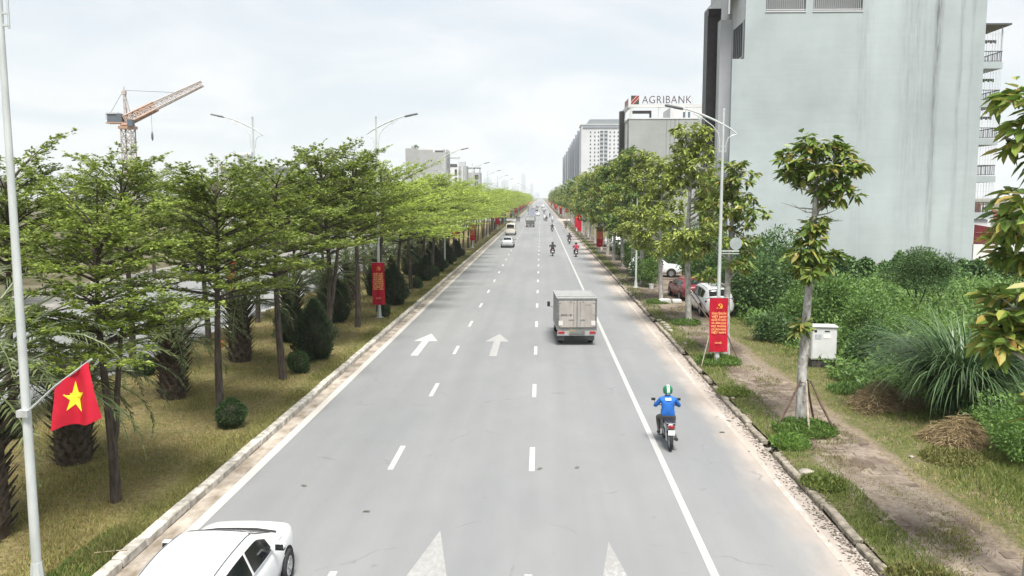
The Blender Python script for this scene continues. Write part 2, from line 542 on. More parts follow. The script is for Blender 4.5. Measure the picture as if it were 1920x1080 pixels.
n5 = noise_node(N, L, pos, 2.4, (1, 0.8, 1), 6, 0.65)
grass = mix_node(N, L, ramp_node(N, L, n5, [(0.46, 0.0), (0.62, 0.75)]), grass, ramp_node(N, L, n2, [(0.3, (0.095, 0.075, 0.045)), (0.7, (0.22, 0.18, 0.11))]))
c = mix_node(N, L, mul_node(N, L, band_node(N, L, sh.outputs[0], 7.95, 9.95, 0.2), ramp_node(N, L, n5, [(0.56, 1.0), (0.70, 0.25)])), grass, soil)
c = mix_node(N, L, band_node(N, L, sh.outputs[0], 9.85, 10.2, 0.22), c, sand)
yb = band_node(N, L, sep.outputs[1], 53.0, 78.0, 1.2)
xb = band_node(N, L, sep.outputs[0], 6.0, 14.0, 0.5)
c = mix_node(N, L, mul_node(N, L, yb, xb), c, soil)
L.new(c, B.inputs['Base Color']); B.inputs['Roughness'].default_value = 0.95; B.inputs['Specular IOR Level'].default_value = 0.1
bp = N.new('ShaderNodeBump'); bp.inputs['Strength'].default_value = 0.7; bp.inputs['Distance'].default_value = 0.03
L.new(n2, bp.inputs['Height']); L.new(bp.outputs[0], B.inputs['Normal'])

m_ground = mat('open_ground', (0.085, 0.082, 0.04), 0.95, var=0.35, scale=0.12, c2=(0.17, 0.15, 0.10), spec=0.1, world=True)
m_kerb = mat('kerb_concrete', (0.34, 0.32, 0.28), 0.85, scale=3.5, var=0.28, c2=(0.62, 0.58, 0.52), bump=0.35, spec=0.2, world=True, detail=8)
m_kerb_old = mat('mossy_kerb', (0.13, 0.115, 0.085), 0.9, scale=4, c2=(0.36, 0.32, 0.26), bump=0.4, spec=0.2, world=True, detail=8)
m_gutter = mat('gutter_concrete', (0.20, 0.165, 0.125), 0.9, scale=2.2, c2=(0.47, 0.42, 0.36), bump=0.4, spec=0.2, stretch=(1, 0.6, 1), world=True, detail=9)
m_kerbpaint = None

# road paint, worn through to the asphalt in places
def paint_mat(name, wear_lo, wear_hi, colr, sc=9, under=(0.27, 0.265, 0.255)):
    m, nt, N, L, B = new_mat(name)
    geo = N.new('ShaderNodeNewGeometry'); pos = geo.outputs['Position']
    n1 = noise_node(N, L, pos, sc, (1, 0.5, 1), 7, 0.72)
    n2 = noise_node(N, L, pos, 0.7, (1, 0.4, 1), 4, 0.6)
    s = N.new('ShaderNodeMath'); s.operation = 'ADD'; L.new(n1, s.inputs[0]); L.new(mul_node(N, L, n2, 0.6), s.inputs[1])
    f = ramp_node(N, L, s.outputs[0], [(wear_lo, 0.0), (wear_hi, 1.0)])
    c = mix_node(N, L, f, under, colr)
    L.new(c, B.inputs['Base Color']); B.inputs['Roughness'].default_value = 0.7
    return m
m_paint = paint_mat('road_paint', 0.50, 0.72, (0.44, 0.44, 0.43))
m_paint_line = paint_mat('lane_line_paint', 0.50, 0.80, (0.40, 0.40, 0.385))
m_paint_edge = paint_mat('edge_line_paint', 0.45, 0.70, (0.50, 0.465, 0.43))
m_paint_worn = paint_mat('worn_paint', 0.80, 1.02, (0.55, 0.52, 0.49), 5, (0.385, 0.335, 0.29))
m_paint_faint2 = paint_mat('fainter_paint', 0.80, 1.15, (0.42, 0.42, 0.41))
m_paint_faint = paint_mat('faint_paint', 0.66, 1.1, (0.37, 0.37, 0.36))

GX0, GX1, GY0, GY1 = -2600, 2600, -300, 5800
sheet('ground', GX0, GX1, GY0, GY1, -0.06, m_ground)
road = sheet('road', -8.1, 6.5, -30, 3000, 0.0, m_road, 1, 60)
far_road = sheet('opposite_road', -30.5, -17.2, -30, 3000, 0.0, m_road, 1, 60)
sheet('side_street', -120, -30.5, *Y_CROSS, 0.0, m_road)
sheet('side_street', 6.5, 140, *Y_CROSS, 0.0, m_road)
sheet('side_street', -17.2, -8.1, *Y_CROSS, 0.0, m_road)
sheet('far_pavement', -38, -30.5, -30, Y_CROSS[0], 0.10, mat('far_paving', (0.22, 0.21, 0.19), 0.9, var=0.25, scale=1.2, world=True))
sheet('far_pavement', -38, -30.5, Y_CROSS[1], 1500, 0.10, MATS['far_paving'])

def bumps(a, s):
    return lambda x, y: a * (math.sin(x * 1.7 / s + y * 0.9 / s) + math.sin(y * 2.3 / s - x * 0.7 / s) + 0.6 * math.sin(x * 4.1 / s + 1.3))
for (y0, y1, ny) in ((-10, 110, 160), (110, Y_CROSS[0], 10), (Y_CROSS[1], 1500, 10)):
    sheet('median_ground', -17.0, -8.35, y0, y1, 0.15, m_median, 16, ny, bumps(0.012, 1.0) if ny > 100 else None)
for (y0, y1, ny) in ((-10, 110, 160), (110, Y_CROSS[0], 10), (Y_CROSS[1], 1500, 10)):
    sheet('verge_ground', 6.7, 64, y0, y1, 0.13, m_verge, 60 if ny > 100 else 4, ny, bumps(0.012, 1.0) if ny > 100 else None)

# ---- gutter and kerbs
sheet('gutter', -8.1, -7.68, -10, 1500, 0.004, m_gutter, 1, 40)
def kerb(name, x0, x1, h, y_near, y_pieces, y_end, m, mess):
    k = tag(empty(name, (x0, y_near, 0)), kind='structure')
    w = x1 - x0
    shapes = []
    for q in range(5):
        mb = MB(); rr = random.Random(q)
        mb.bbox((w / 2, 0.49, h / 2), (w, 0.975 - 0.03 * rr.random(), h), 0.025)
        mb.v = [(x + rr.uniform(-1, 1) * 0.006, y + rr.uniform(-1, 1) * 0.006, z + rr.uniform(-1, 1) * 0.006) for x, y, z in mb.v]
        shapes.append(mb.mesh('kerb_stone', m))
    n = int(y_pieces - y_near)
    for i in range(n):
        rr = random.Random(100 + i)
        if mess and rr.random() < 0.12: continue
        link_mesh('kerb_stone', shapes[i % 5], k, (rr.uniform(-1, 1) * 0.012 * (1 + 3 * mess), i, -0.012 + rr.uniform(-1, 1) * 0.008 * (1 + 3 * mess)),
                  (0, rr.uniform(-1, 1) * 0.02 * (1 + 2 * mess), rr.uniform(-1, 1) * 0.006 * (1 + 5 * mess)))
    mb = MB()
    for a, b in ((y_pieces, Y_CROSS[0]), (Y_CROSS[1], y_end)):
        mb.box2((0, a - y_near, -0.02), (w, b - y_near, h - 0.012))
    mb.build('kerb_run', m, k)
    return k
kerb('median_kerb', -8.35, -8.1, 0.21, 10, 70, 1500, m_kerb, 0)
kerb('opposite_kerb', -17.2, -17.0, 0.20, 15, 60, 1500, m_kerb, 0)
kerb('verge_kerb', 6.5, 6.7, 0.145, 10, 70, 1500, m_kerb_old, 1)

# ---- painted markings (each its own thin sheet, 4 mm above the asphalt)
def line(name, x0, x1, y0, y1, m, parent, z=0.004):
    mb = MB(); mb.add([(x0, y0, z), (x1, y0, z), (x1, y1, z), (x0, y1, z)], [(0, 1, 2, 3)])
    return mb.build(name, m, parent)
for a, b in ((-10, Y_CROSS[0] - 4), (Y_CROSS[1] + 4, 1500)):
    line('edge_line', -7.67, -7.42, a, b, m_paint_edge, road)
    line('edge_line', 5.94, 6.09, a, b, m_paint_worn, road)
    line('lane_line', 3.275, 3.44, a, b, m_paint_line, road)
    line('edge_line', -17.75, -17.60, a, b, m_paint, far_road)
    line('lane_line', -21.3, -21.12, a, b, m_paint, far_road)
DASH0, PER, DL = 21.7, 8.07, 2.1
mb = MB(); mb.add([(-0.075, 0, 0.004), (0.075, 0, 0.004), (0.075, DL, 0.004), (-0.075, DL, 0.004)], [(0, 1, 2, 3)])
dash_me = mb.mesh('lane_dash', m_paint)
for xl in (-3.97, -0.21):
    for i in range(-2, 44):
        y = DASH0 + PER * i
        if Y_CROSS[0] - 2 < y < Y_CROSS[1]: continue
        link_mesh('lane_dash', dash_me, road, (xl, y, 0))
for xl in (-24.9,):
    for i in range(-1, 20):
        link_mesh('lane_dash', dash_me, far_road, (xl, DASH0 + PER * i, 0))
def arrow(x, y0, ln, m, w=0.84, hl=2.3, sw=0.17):
    mb = MB()
    pts = [(-sw / 1.0, 0), (sw, 0), (sw, ln - hl), (w / 2 + 0.18, ln - hl), (0.0, ln), (-w / 2 - 0.18, ln - hl), (-sw, ln - hl)]
    mb.add([(px, py, 0.004) for px, py in pts], [(0, 1, 2, 6), (5, 6, 2, 3), (3, 4, 5)])
    mb.build('lane_arrow', m, road, (x, y0, 0))
arrow(-5.75, 37.4, 6.1, m_paint)
arrow(-2.15, 37.4, 6.1, m_paint_faint)
arrow(-2.15, 11.45, 6.3, m_paint_faint, w=0.46, hl=2.3)
arrow(1.45, 11.2, 6.1, m_paint_faint2, w=0.34, hl=2.4)

# ================================================================ VEGETATION
m_bark = mat('bark', (0.045, 0.036, 0.03), 0.9, scale=9, c2=(0.115, 0.095, 0.078), stretch=(1, 1, 0.25), bump=0.6, spec=0.15)
m_bark_pale = mat('pale_bark', (0.20, 0.19, 0.17), 0.9, scale=7, c2=(0.50, 0.49, 0.46), stretch=(1, 1, 0.5), bump=0.4, spec=0.15, detail=7)
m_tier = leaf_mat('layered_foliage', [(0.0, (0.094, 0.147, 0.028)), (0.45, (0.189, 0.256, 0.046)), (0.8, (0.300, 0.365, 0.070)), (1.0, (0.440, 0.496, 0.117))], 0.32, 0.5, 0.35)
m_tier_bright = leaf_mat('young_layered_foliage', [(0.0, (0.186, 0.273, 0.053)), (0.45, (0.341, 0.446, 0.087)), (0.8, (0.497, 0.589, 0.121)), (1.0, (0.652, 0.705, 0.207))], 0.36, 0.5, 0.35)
m_broad = leaf_mat('broad_foliage', [(0.0, (0.053, 0.108, 0.021)), (0.42, (0.132, 0.211, 0.038)), (0.70, (0.255, 0.323, 0.067)), (0.84, (0.370, 0.323, 0.085)), (1.0, (0.370, 0.167, 0.076))], 0.3, 0.4, 0.2)
m_broad_old = leaf_mat('mature_broad_foliage', [(0.0, (0.099, 0.150, 0.032)), (0.4, (0.231, 0.290, 0.065)), (0.75, (0.387, 0.440, 0.106)), (1.0, (0.577, 0.581, 0.161))], 0.3, 0.45, 0.35)
m_broad_dark = leaf_mat('dark_broad_foliage', [(0.0, (0.056, 0.104, 0.026)), (0.5, (0.131, 0.206, 0.049)), (1.0, (0.263, 0.338, 0.085))], 0.28, 0.45, 0.3)
m_palm = leaf_mat('palm_fronds', [(0.0, (0.066, 0.090, 0.036)), (0.6, (0.120, 0.156, 0.060)), (1.0, (0.204, 0.240, 0.102))], 0.2, 0.4)
m_conifer = leaf_mat('conifer_foliage', [(0.0, (0.019, 0.034, 0.017)), (0.6, (0.038, 0.062, 0.026)), (1.0, (0.072, 0.102, 0.038))], 0.1, 0.6, 0.2)
m_topiary = leaf_mat('topiary_foliage', [(0.0, (0.026, 0.058, 0.019)), (0.6, (0.055, 0.111, 0.034)), (1.0, (0.111, 0.189, 0.058))], 0.2, 0.5, 0.2)
m_shrub = leaf_mat('shrub_foliage', [(0.0, (0.056, 0.112, 0.028)), (0.5, (0.119, 0.217, 0.049)), (1.0, (0.238, 0.364, 0.091))], 0.3, 0.5, 0.35)
m_shrub_dk = leaf_mat('deep_shrub_foliage', [(0.0, (0.036, 0.076, 0.027)), (0.5, (0.079, 0.152, 0.045)), (1.0, (0.165, 0.276, 0.075))], 0.25, 0.5, 0.35)
m_shrub_lt = leaf_mat('fresh_shrub_foliage', [(0.0, (0.065, 0.124, 0.026)), (0.5, (0.124, 0.221, 0.042)), (1.0, (0.227, 0.332, 0.078))], 0.35, 0.5, 0.35)
m_reed = leaf_mat('reed_blades', [(0.0, (0.045, 0.089, 0.036)), (0.5, (0.086, 0.152, 0.058)), (1.0, (0.171, 0.262, 0.112))], 0.25, 0.35)
m_grass_dry = leaf_mat('dry_grass', [(0.0, (0.203, 0.162, 0.061)), (0.35, (0.336, 0.264, 0.102)), (0.6, (0.234, 0.254, 0.072)), (1.0, (0.446, 0.406, 0.152))], 0.25, 0.6, 0.25)
m_grass_green = leaf_mat('green_grass', [(0.0, (0.069, 0.106, 0.025)), (0.5, (0.138, 0.188, 0.037)), (1.0, (0.269, 0.294, 0.081))], 0.3, 0.6, 0.25)
m_grass_olive = leaf_mat('olive_grass', [(0.0, (0.09, 0.10, 0.03)), (0.45, (0.16, 0.175, 0.045)), (0.75, (0.225, 0.205, 0.075)), (1.0, (0.30, 0.27, 0.11))], 0.3, 0.6, 0.3)
m_straw = leaf_mat('straw', [(0.0, (0.150, 0.106, 0.050)), (0.6, (0.312, 0.231, 0.119)), (1.0, (0.475, 0.375, 0.213))], 0.15, 0.6)

def rodrigues(az): return np.array([math.cos(az), math.sin(az), 0.0])

# ---------------------------------------------------------------- layered roadside tree (tiers of flat sprays)
def layered_tree(seed, H=9.0, Rad=4.2, bright=False, lean=0.0, fork=False, leafs=1.0, sweep=0.0, lo=0.53, rise0=5, rise1=33):
    rg = np.random.default_rng(seed)
    wood = MB()
    tr = []
    ph = rg.uniform(0, 6.28)
    def axis(z):
        return np.array([0.10 * math.sin(z * 0.6 + ph) + lean * max(0, z - 3) ** 1.3 * 0.06, 0.09 * math.cos(z * 0.5 + ph), z])
    zs = np.linspace(0, H * 0.93, 12)
    wood.tube([axis(z) for z in zs], [0.165 - 0.142 * (z / H) for z in zs], 8)
    if fork:
        pts = [axis(1.6), axis(2.2) + [0.13, 0.05, 0], axis(3.2) + [0.26, 0.1, 0.1], axis(4.8) + [0.5, 0.2, 0.2], axis(6.2) + [0.9, 0.3, 0.2]]
        wood.tube(pts, [0.09, 0.095, 0.085, 0.06, 0.03], 7)
    P = []; D = []; Nn = []; Ls = []
    ntier = 8
    def twig(p, d, ln, nl):
        d = d / np.linalg.norm(d)
        s = rg.uniform(0.1, 1.0, nl)
        pos = p + d * ln * s[:, None] + rg.normal(0, 0.022, (nl, 3))
        a = rg.normal(0, 0.9, nl)
        side = np.cross([0, 0, 1.0], d); side /= max(np.linalg.norm(side), 1e-6)
        dd = d[None] * np.cos(a)[:, None] + side[None] * np.sin(a)[:, None] + rg.normal(0, 0.22, (nl, 3)) + [0, 0, 0.10]
        P.append(pos); D.append(dd); Nn.append(np.array([0, 0, 1.0]) + rg.normal(0, 0.33, (nl, 3)))
        Ls.append(0.06 + 0.12 * rg.random(nl) ** 1.3)
    def spray(p0, az, L, rise, r0):
        npt = 7
        ss = np.linspace(0, 1, npt)
        h = rodrigues(az)
        bend = rg.normal(0, 0.12)
        side = np.array([-h[1], h[0], 0])
        pts = [p0 + h * L * s + side * bend * L * s * s + np.array([0, 0, L * s * math.tan(rise) * (1 - 0.32 * s)]) for s in ss]
        pts = [q + np.array([sweep * L * 0.18 * s * s, 0, 0]) for q, s in zip(pts, ss)]
        wood.tube(pts, [r0 * (1 - 0.85 * s) for s in ss], 4, caps=False)
        sgn = 1
        s = 0.2 + rg.uniform(0, 0.05)
        while s < 1.0:
            f = s * (npt - 1); i = min(int(f), npt - 2); p = pts[i] + (pts[i + 1] - pts[i]) * (f - i)
            a2 = az + sgn * rg.uniform(0.55, 1.15) * (1 - 0.35 * s)
            l2 = (L * 0.40 * (1.05 - 0.65 * s) + 0.18) * rg.uniform(0.6, 1.2)
            d2 = rodrigues(a2) + [0, 0, rg.normal(0.10 + 0.35 * math.tan(rise), 0.09)]
            e = p + d2 * l2
            if l2 > 0.45: wood.tube([p, (p + e) / 2 + [0, 0, 0.03], e], [r0 * 0.32, r0 * 0.22, 0.006], 3, caps=False)
            n3 = max(3, int(l2 / 0.17))
            for k in range(n3):
                u = (k + rg.uniform(0.2, 1)) / n3
                q = p + d2 * l2 * u + [0, 0, 0.03 * math.sin(u * 3.1)]
                a3 = a2 + rg.choice([-1, 1]) * rg.uniform(0.3, 1.1)
                twig(q, rodrigues(a3) + [0, 0, rg.normal(0.12, 0.2)], rg.uniform(0.16, 0.36), int(rg.integers(10, 17) * leafs))
            twig(e, d2, 0.22, int(8 * leafs))
            sgn = -sgn; s += rg.uniform(0.06, 0.105) * (3.4 / max(L, 1.4)) ** 0.5
        twig(pts[-1], pts[-1] - pts[-2], 0.3, int(10 * leafs))
    az0 = rg.uniform(0, 6.28)
    for k in range(ntier):
        t = k / (ntier - 1)
        z0 = H * (lo + (0.895 - lo) * t) + rg.normal(0, 0.10)
        n = int(rg.integers(6, 9)) if t < 0.7 else 6
        for j in range(n):
            az = az0 + 6.283 * j / n + k * 0.62 + rg.normal(0, 0.16)
            L = Rad * (1 - 0.58 * t ** 1.5) * rg.uniform(0.55, 1.15)
            L *= 1 + 0.22 * lean * math.cos(az)
            rise = R(rise0 + (rise1 - rise0) * t) + rg.normal(0, 0.13)
            spray(axis(z0 + rg.normal(0, 0.1)), az, L, rise, 0.052 - 0.02 * t)
    for j in range(6):                      # the ragged leading shoots
        az = rg.uniform(0, 6.28)
        spray(axis(H * rg.uniform(0.80, 0.93)), az, rg.uniform(0.9, 1.7), R(rg.uniform(35, 62)), 0.03)
    P, D, Nn, Ls = map(np.concatenate, (P, D, Nn, Ls))
    m = m_tier_bright if bright else m_tier
    crown = np_mesh('crown', leaf_quads(P, D, Nn, Ls, Ls * 0.56, 0.12), 4, m)
    trunk = wood.mesh('trunk', m_bark, True)
    return trunk, crown

def put_tree(name, pair, loc, rz, s, label, group, sz=None):
    e = empty(name, loc, rz)
    e.scale = (s, s, sz or s)
    tag(e, label, 'tree', group)
    link_mesh('trunk', pair[0], e)
    link_mesh('crown', pair[1], e)
    return e

V_DARK = [layered_tree(11, 8.8, 3.0, False, 0.1, True, 1.35, lo=.52, rise0=15, rise1=40), layered_tree(12, 9.0, 3.2, leafs=1.3, lo=.50, rise0=16, rise1=42), layered_tree(13, 8.5, 3.3, False, 0.25, leafs=1.3, lo=.50, rise0=12, rise1=36), layered_tree(14, 9.1, 2.9, False, -0.15, True, 1.35, lo=.52, rise0=18, rise1=45)]
V_BRI = [layered_tree(21, 8.4, 3.7, True, 0.7, sweep=1.0, rise0=10, rise1=38), layered_tree(22, 8.1, 4.0, True, 0.8, sweep=1.2, rise0=8, rise1=34), layered_tree(23, 8.8, 3.5, True, 0.5, sweep=0.8, rise0=13, rise1=42)]
V_BACK = [layered_tree(31, 9.0, 2.9, False, 0.0, lo=.56, rise0=16, rise1=42), V_DARK[1], V_DARK[2]]

rr = random.Random(5)
y = 19.4; i = 0
while y < 640:
    if not (Y_CROSS[0] - 5 < y < Y_CROSS[1] + 4):
        far = y > 50
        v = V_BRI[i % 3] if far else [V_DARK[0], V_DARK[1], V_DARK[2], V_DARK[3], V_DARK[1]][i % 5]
        hs = [0.79, 0.87, 0.95, 1.0, 1.04, 1.02][i] if i < 6 else rr.uniform(0.88, 1.05)
        put_tree('layered_tree', v, (-10.1 + rr.uniform(-0.12, 0.12), y, 0.14), rr.uniform(-0.4, 0.4) if far else rr.uniform(0, 6.28) * (0 if i == 0 else 1), hs,
                 '%s of flat tiers, %s from the camera in the kerbside median row'
                 % ('dark green tree' if not far else 'bright yellow-green tree', nth(i)),
                 'kerbside row of layered trees on the median')
    i += 1
    y += 6.45 + rr.uniform(-0.25, 0.25) + (2.0 if y > 300 else 0)
y = 25.5; i = 0
while y < 330:
    if not (Y_CROSS[0] - 5 < y < Y_CROSS[1] + 4):
        put_tree('layered_tree', V_BACK[i % 3], (-16.25 + rr.uniform(-0.12, 0.12), y, 0.14), rr.uniform(0, 6.28), rr.uniform(0.86, 0.95),
                 'dark layered tree, %s in the back median row beside the opposite road' % nth(i), 'back row of layered trees on the median')
    i += 1
    y += 7.3 + rr.uniform(-0.3, 0.3) + (2.0 if y > 120 else 0)

for i, (x, y) in enumerate(((-34, 44), (-35, 53), (-34.5, 62), (-34, 73), (-35, 84), (-34, 96), (-35, 110), (-34, 126), (-35, 143), (-34, 162), (-35, 184), (-34, 208))):
    put_tree('layered_tree', V_BACK[(i + 1) % 3], (x, y, 0.1), i * 1.3, 0.86 + .05 * (i % 4), 'leafy tree on the pavement beyond the opposite road, %s from the camera' % nth(i), 'trees beyond the opposite road')

# ---------------------------------------------------------------- broad-leaved street tree (drooping rosettes of long leaves)
def broad_tree(seed, H, clumps, leaf_len, m, trunk_r=0.15, bare=(), pale=True, per=1.0, bend=0.1):
    rg = np.random.default_rng(seed)
    wood = MB()
    ph = rg.uniform(0, 6)
    def axis(z): return np.array([bend * math.sin(z * 0.45 + ph), bend * math.cos(z * 0.4 + ph), z])
    zs = np.linspace(0, H * 0.94, 14)
    wood.tube([axis(z) for z in zs], [trunk_r * (1.08 if z == 0 else 1) * (1 - 0.8 * (z / H) ** 1.4) for z in zs], 9)
    for i in range(int(H * 4)):           # knots and pruned stubs
        z = rg.uniform(0.8, H * 0.6); a = rg.uniform(0, 6.28)
        rr_ = trunk_r * (1 - 0.8 * (z / H) ** 1.4)
        q = axis(z) + rodrigues(a) * rr_ * 0.8
        wood.tube([q, q + rodrigues(a) * 0.05 + [0, 0, 0.02]], [0.035, 0.022], 5)
    for (z, az, ln, up) in bare:
        q = axis(z); h = rodrigues(az)
        e = q + h * ln + [0, 0, up]
        wood.tube([q, (q + e) / 2 + [0, 0, -0.06], e], [0.025, 0.016, 0.006], 4)
        e2 = (q + e) / 2 + rodrigues(az + 0.8) * ln * 0.4 + [0, 0, 0.1]
        wood.tube([(q + e) / 2 + [0, 0, -0.06], e2], [0.012, 0.004], 4)
    P = []; D = []; Nn = []; Ls = []
    for (cx, cy, cz, r, rz, n) in clumps:
        c0 = np.array([cx, cy, cz])
        zb = max(0.3, cz - rz * 0.9 - 0.25)
        q = axis(min(zb, H * 0.9))
        wood.tube([q, q * 0.5 + c0 * 0.5 + [0, 0, -0.1 * r], c0], [0.055, 0.035, 0.015], 5)
        nt_ = max(6, int(n * per / 10))
        for _ in range(nt_):
            d = unit(rg.normal(0, 1, 3)); d[2] *= 0.8
            rad = rg.uniform(0.25, 1.0) ** 0.55
            tip = c0 + d * np.array([r, r, rz]) * rad
            if r > 0.5 and rg.random() < 0.5: wood.tube([c0, (c0 + tip) / 2 + [0, 0, 0.05], tip], [0.014, 0.01, 0.005], 3, caps=False)
            k = int(rg.integers(10, 17))
            a = rg.uniform(0, 6.28) + np.arange(k) * 2.4
            el = rg.uniform(-0.95, 0.5, k)
            dd = np.stack([np.cos(a) * np.cos(el), np.sin(a) * np.cos(el), np.sin(el)], 1) + d * 0.35
            pos = tip + rg.normal(0, 0.05, (k, 3)) + unit(dd) * 0.03
            P.append(pos); D.append(dd)
            Nn.append(np.array([0, 0, 1.0]) + rg.normal(0, 0.35, (k, 3)) - unit(dd) * 0.3)
            Ls.append(leaf_len * rg.uniform(0.7, 1.3, k))
    P, D, Nn, Ls = map(np.concatenate, (P, D, Nn, Ls))
    crown = np_mesh('crown', leaf_folded(P, D, Nn, Ls, Ls * 0.46, 0.16, 0.25), 4, m)
    return wood.mesh('trunk', m_bark_pale if pale else m_bark, True), crown

# nearest right tree: only its outer clumps reach into the frame
near_edge = broad_tree(41, 9.3, [(-0.55, 0.1, 8.75, .55, .5, 90), (-0.35, 0, 8.1, .75, .55, 150), (0.2, 0, 7.6, .7, .6, 120), (-0.55, .1, 6.85, .7, .5, 140),
                                 (-0.3, .2, 6.25, .75, .5, 150), (-0.75, -.1, 5.15, .62, .45, 110), (-0.15, -.1, 5.5, .7, .5, 130), (-0.95, .1, 4.55, .5, .35, 70),
                                 (-0.3, 0, 4.55, .6, .4, 90), (-0.35, -.1, 3.35, .42, .35, 40), (0.5, .2, 6.9, .8, .8, 120), (0.5, .1, 8.6, .8, .6, 120)], 0.33, m_broad, 0.15)
t = put_tree('street_tree', near_edge, (9.12, 15.1, 0.13), 0, 1.0, 'street tree with large yellow-green and reddish leaves cut off by the frame edge', 'street trees on the right verge')
slim = broad_tree(42, 9.2, [(0.1, 0, 8.75, .55, .45, 80), (-0.35, .1, 8.25, .7, .5, 130), (0.55, -.1, 8.2, .75, .5, 150), (0.15, .2, 7.7, .7, .45, 110), (0.95, 0, 7.95, .55, .42, 90),
                            (0.75, 0, 7.2, .62, .4, 90), (0.25, .1, 7.15, .4, .3, 40), (-0.4, .1, 7.8, .5, .4, 70),
                            (-0.05, 0, 6.0, .4, .4, 50), (-0.15, 0, 5.45, .6, .42, 100), (0.4, .1, 5.2, .6, .4, 100), (0.0, -.2, 4.95, .55, .35, 80), (0.1, 0, 6.3, .25, .25, 20),
                            (-0.2, -.1, 3.1, .25, .28, 22)], 0.32, m_broad, 0.155,
                  bare=((6.7, 3.1, 1.0, .2), (6.45, 0.2, .95, -.1), (6.6, 3.4, .6, .15), (6.3, -.4, .7, .1), (7.2, 2.9, .9, 0.35), (6.5, 0.5, 1.1, .25)))
t = put_tree('street_tree', slim, (8.28, 25.9, 0.13), 0, 1.0, 'slim pale-trunked street tree with two separate leaf tufts, propped by four stakes', 'street trees on the right verge')
# props: four bamboo stakes tied to the trunk, a thing of their own
pr = tag(empty('tree_stakes', (8.28, 25.9, 0.13)), 'four slanting wooden props braced against the slim street tree', 'tree stakes')
for k, (a, mm) in enumerate(((200, 0), (262, 1), (318, 0), (55, 0))):
    q = Vector((math.cos(R(a)), math.sin(R(a)), 0))
    MB().tube([q * 1.02 + Vector((0, 0, 0)), q * 0.55 + Vector((0, 0, .75)), q * 0.17 + Vector((0, 0, 1.48))], [0.035, 0.034, 0.03], 7).build(
        'stake', mat('stake_dark', (0.11, 0.07, 0.055), 0.85, var=.4, scale=6) if not mm else mat('stake_pale', (0.34, 0.29, 0.23), 0.85, var=.3, scale=6), pr, smooth=True)
MB().tube([(0.19 * math.cos(R(a)), 0.19 * math.sin(R(a)), 1.42) for a in range(0, 361, 30)], 0.012, 5).build('tie', BLACK, pr)

droopy = broad_tree(43, 8.9, [(0.25, 0, 8.2, .8, .6, 150), (-0.5, 0, 7.6, .8, .6, 140), (0.5, .1, 7.2, .8, .6, 140), (-0.2, -.2, 6.6, .8, .6, 130), (0.8, 0, 6.3, .7, .6, 110), (-0.8, 0, 6.4, .7, .5, 100),
                              (0.1, -.3, 5.5, .8, .6, 120), (-0.8, 0, 5.0, .6, .5, 80), (0.7, 0, 5.0, .6, .5, 80), (0.5, -.2, 4.1, .6, .4, 70), (-1.0, -.2, 3.7, .4, .35, 40), (.2, 0, 7.9, .7, .6, 80)],
                    0.30, m_broad, 0.16, per=1.0)
put_tree('street_tree', droopy, (8.45, 37.2, 0.13), 0, 1.0, 'street tree with drooping yellow-green leaves just behind the lamp post with the slogan banner', 'street trees on the right verge')

def big_crown(seed, n_cl, zlo, zhi, r, m, ll=0.26, per=1.15):
    rg = np.random.default_rng(seed)
    cl = []
    for k in range(n_cl):
        t_ = (k + rg.random()) / n_cl
        z = zlo + (zhi - zlo) * t_
        rad = r * (0.55 + 0.9 * math.sin(min(1, t_ * 1.05 + 0.08) * math.pi) ** 0.7 * 0.75) * math.sqrt(rg.uniform(0.05, 1))
        a = rg.uniform(0, 6.28)
        cl.append((rad * math.cos(a), rad * math.sin(a), z, rg.uniform(.6, .95), rg.uniform(.5, .75), int(150 * per)))
    return broad_tree(seed, zhi, cl, ll, m, 0.17)
V_BROAD = [big_crown(51, 34, 4.0, 10.6, 1.7, m_broad_old), big_crown(52, 31, 3.6, 10.0, 1.8, m_broad_old), big_crown(53, 34, 3.4, 10.2, 1.75, m_broad_dark), big_crown(54, 28, 3.4, 9.4, 1.7, m_broad)]
yy = [47.2, 57.4, 67.5, 76.5, 85, 94, 103, 112, 121.5, 130, 140, 149, 158, 167, 176.5, 186, 195, 205, 215, 225, 236]
yy += [278 + 9.3 * k for k in range(44)]
for i, y in enumerate(yy):
    v = V_BROAD[[0, 1, 0, 2, 1, 2, 3, 1, 0, 3, 2, 1][i % 12]]
    s = [1.01, 0.93, 0.98, 1.10, 1.08, 1.08, 1.18][i] if i < 7 else rr.uniform(1.0, 1.14)
    kind_ = {m_broad_old: 'olive-green', m_broad_dark: 'dark green', m_broad: 'yellow-green'}[v[1].materials[0]]
    put_tree('street_tree', v, (8.45 + rr.uniform(-0.15, 0.15), y, 0.13), rr.uniform(0, 6.28), s,
             'bushy %s street tree on the right verge, %s behind the banner lamp post' % (kind_, nth(i)), 'street trees on the right verge')

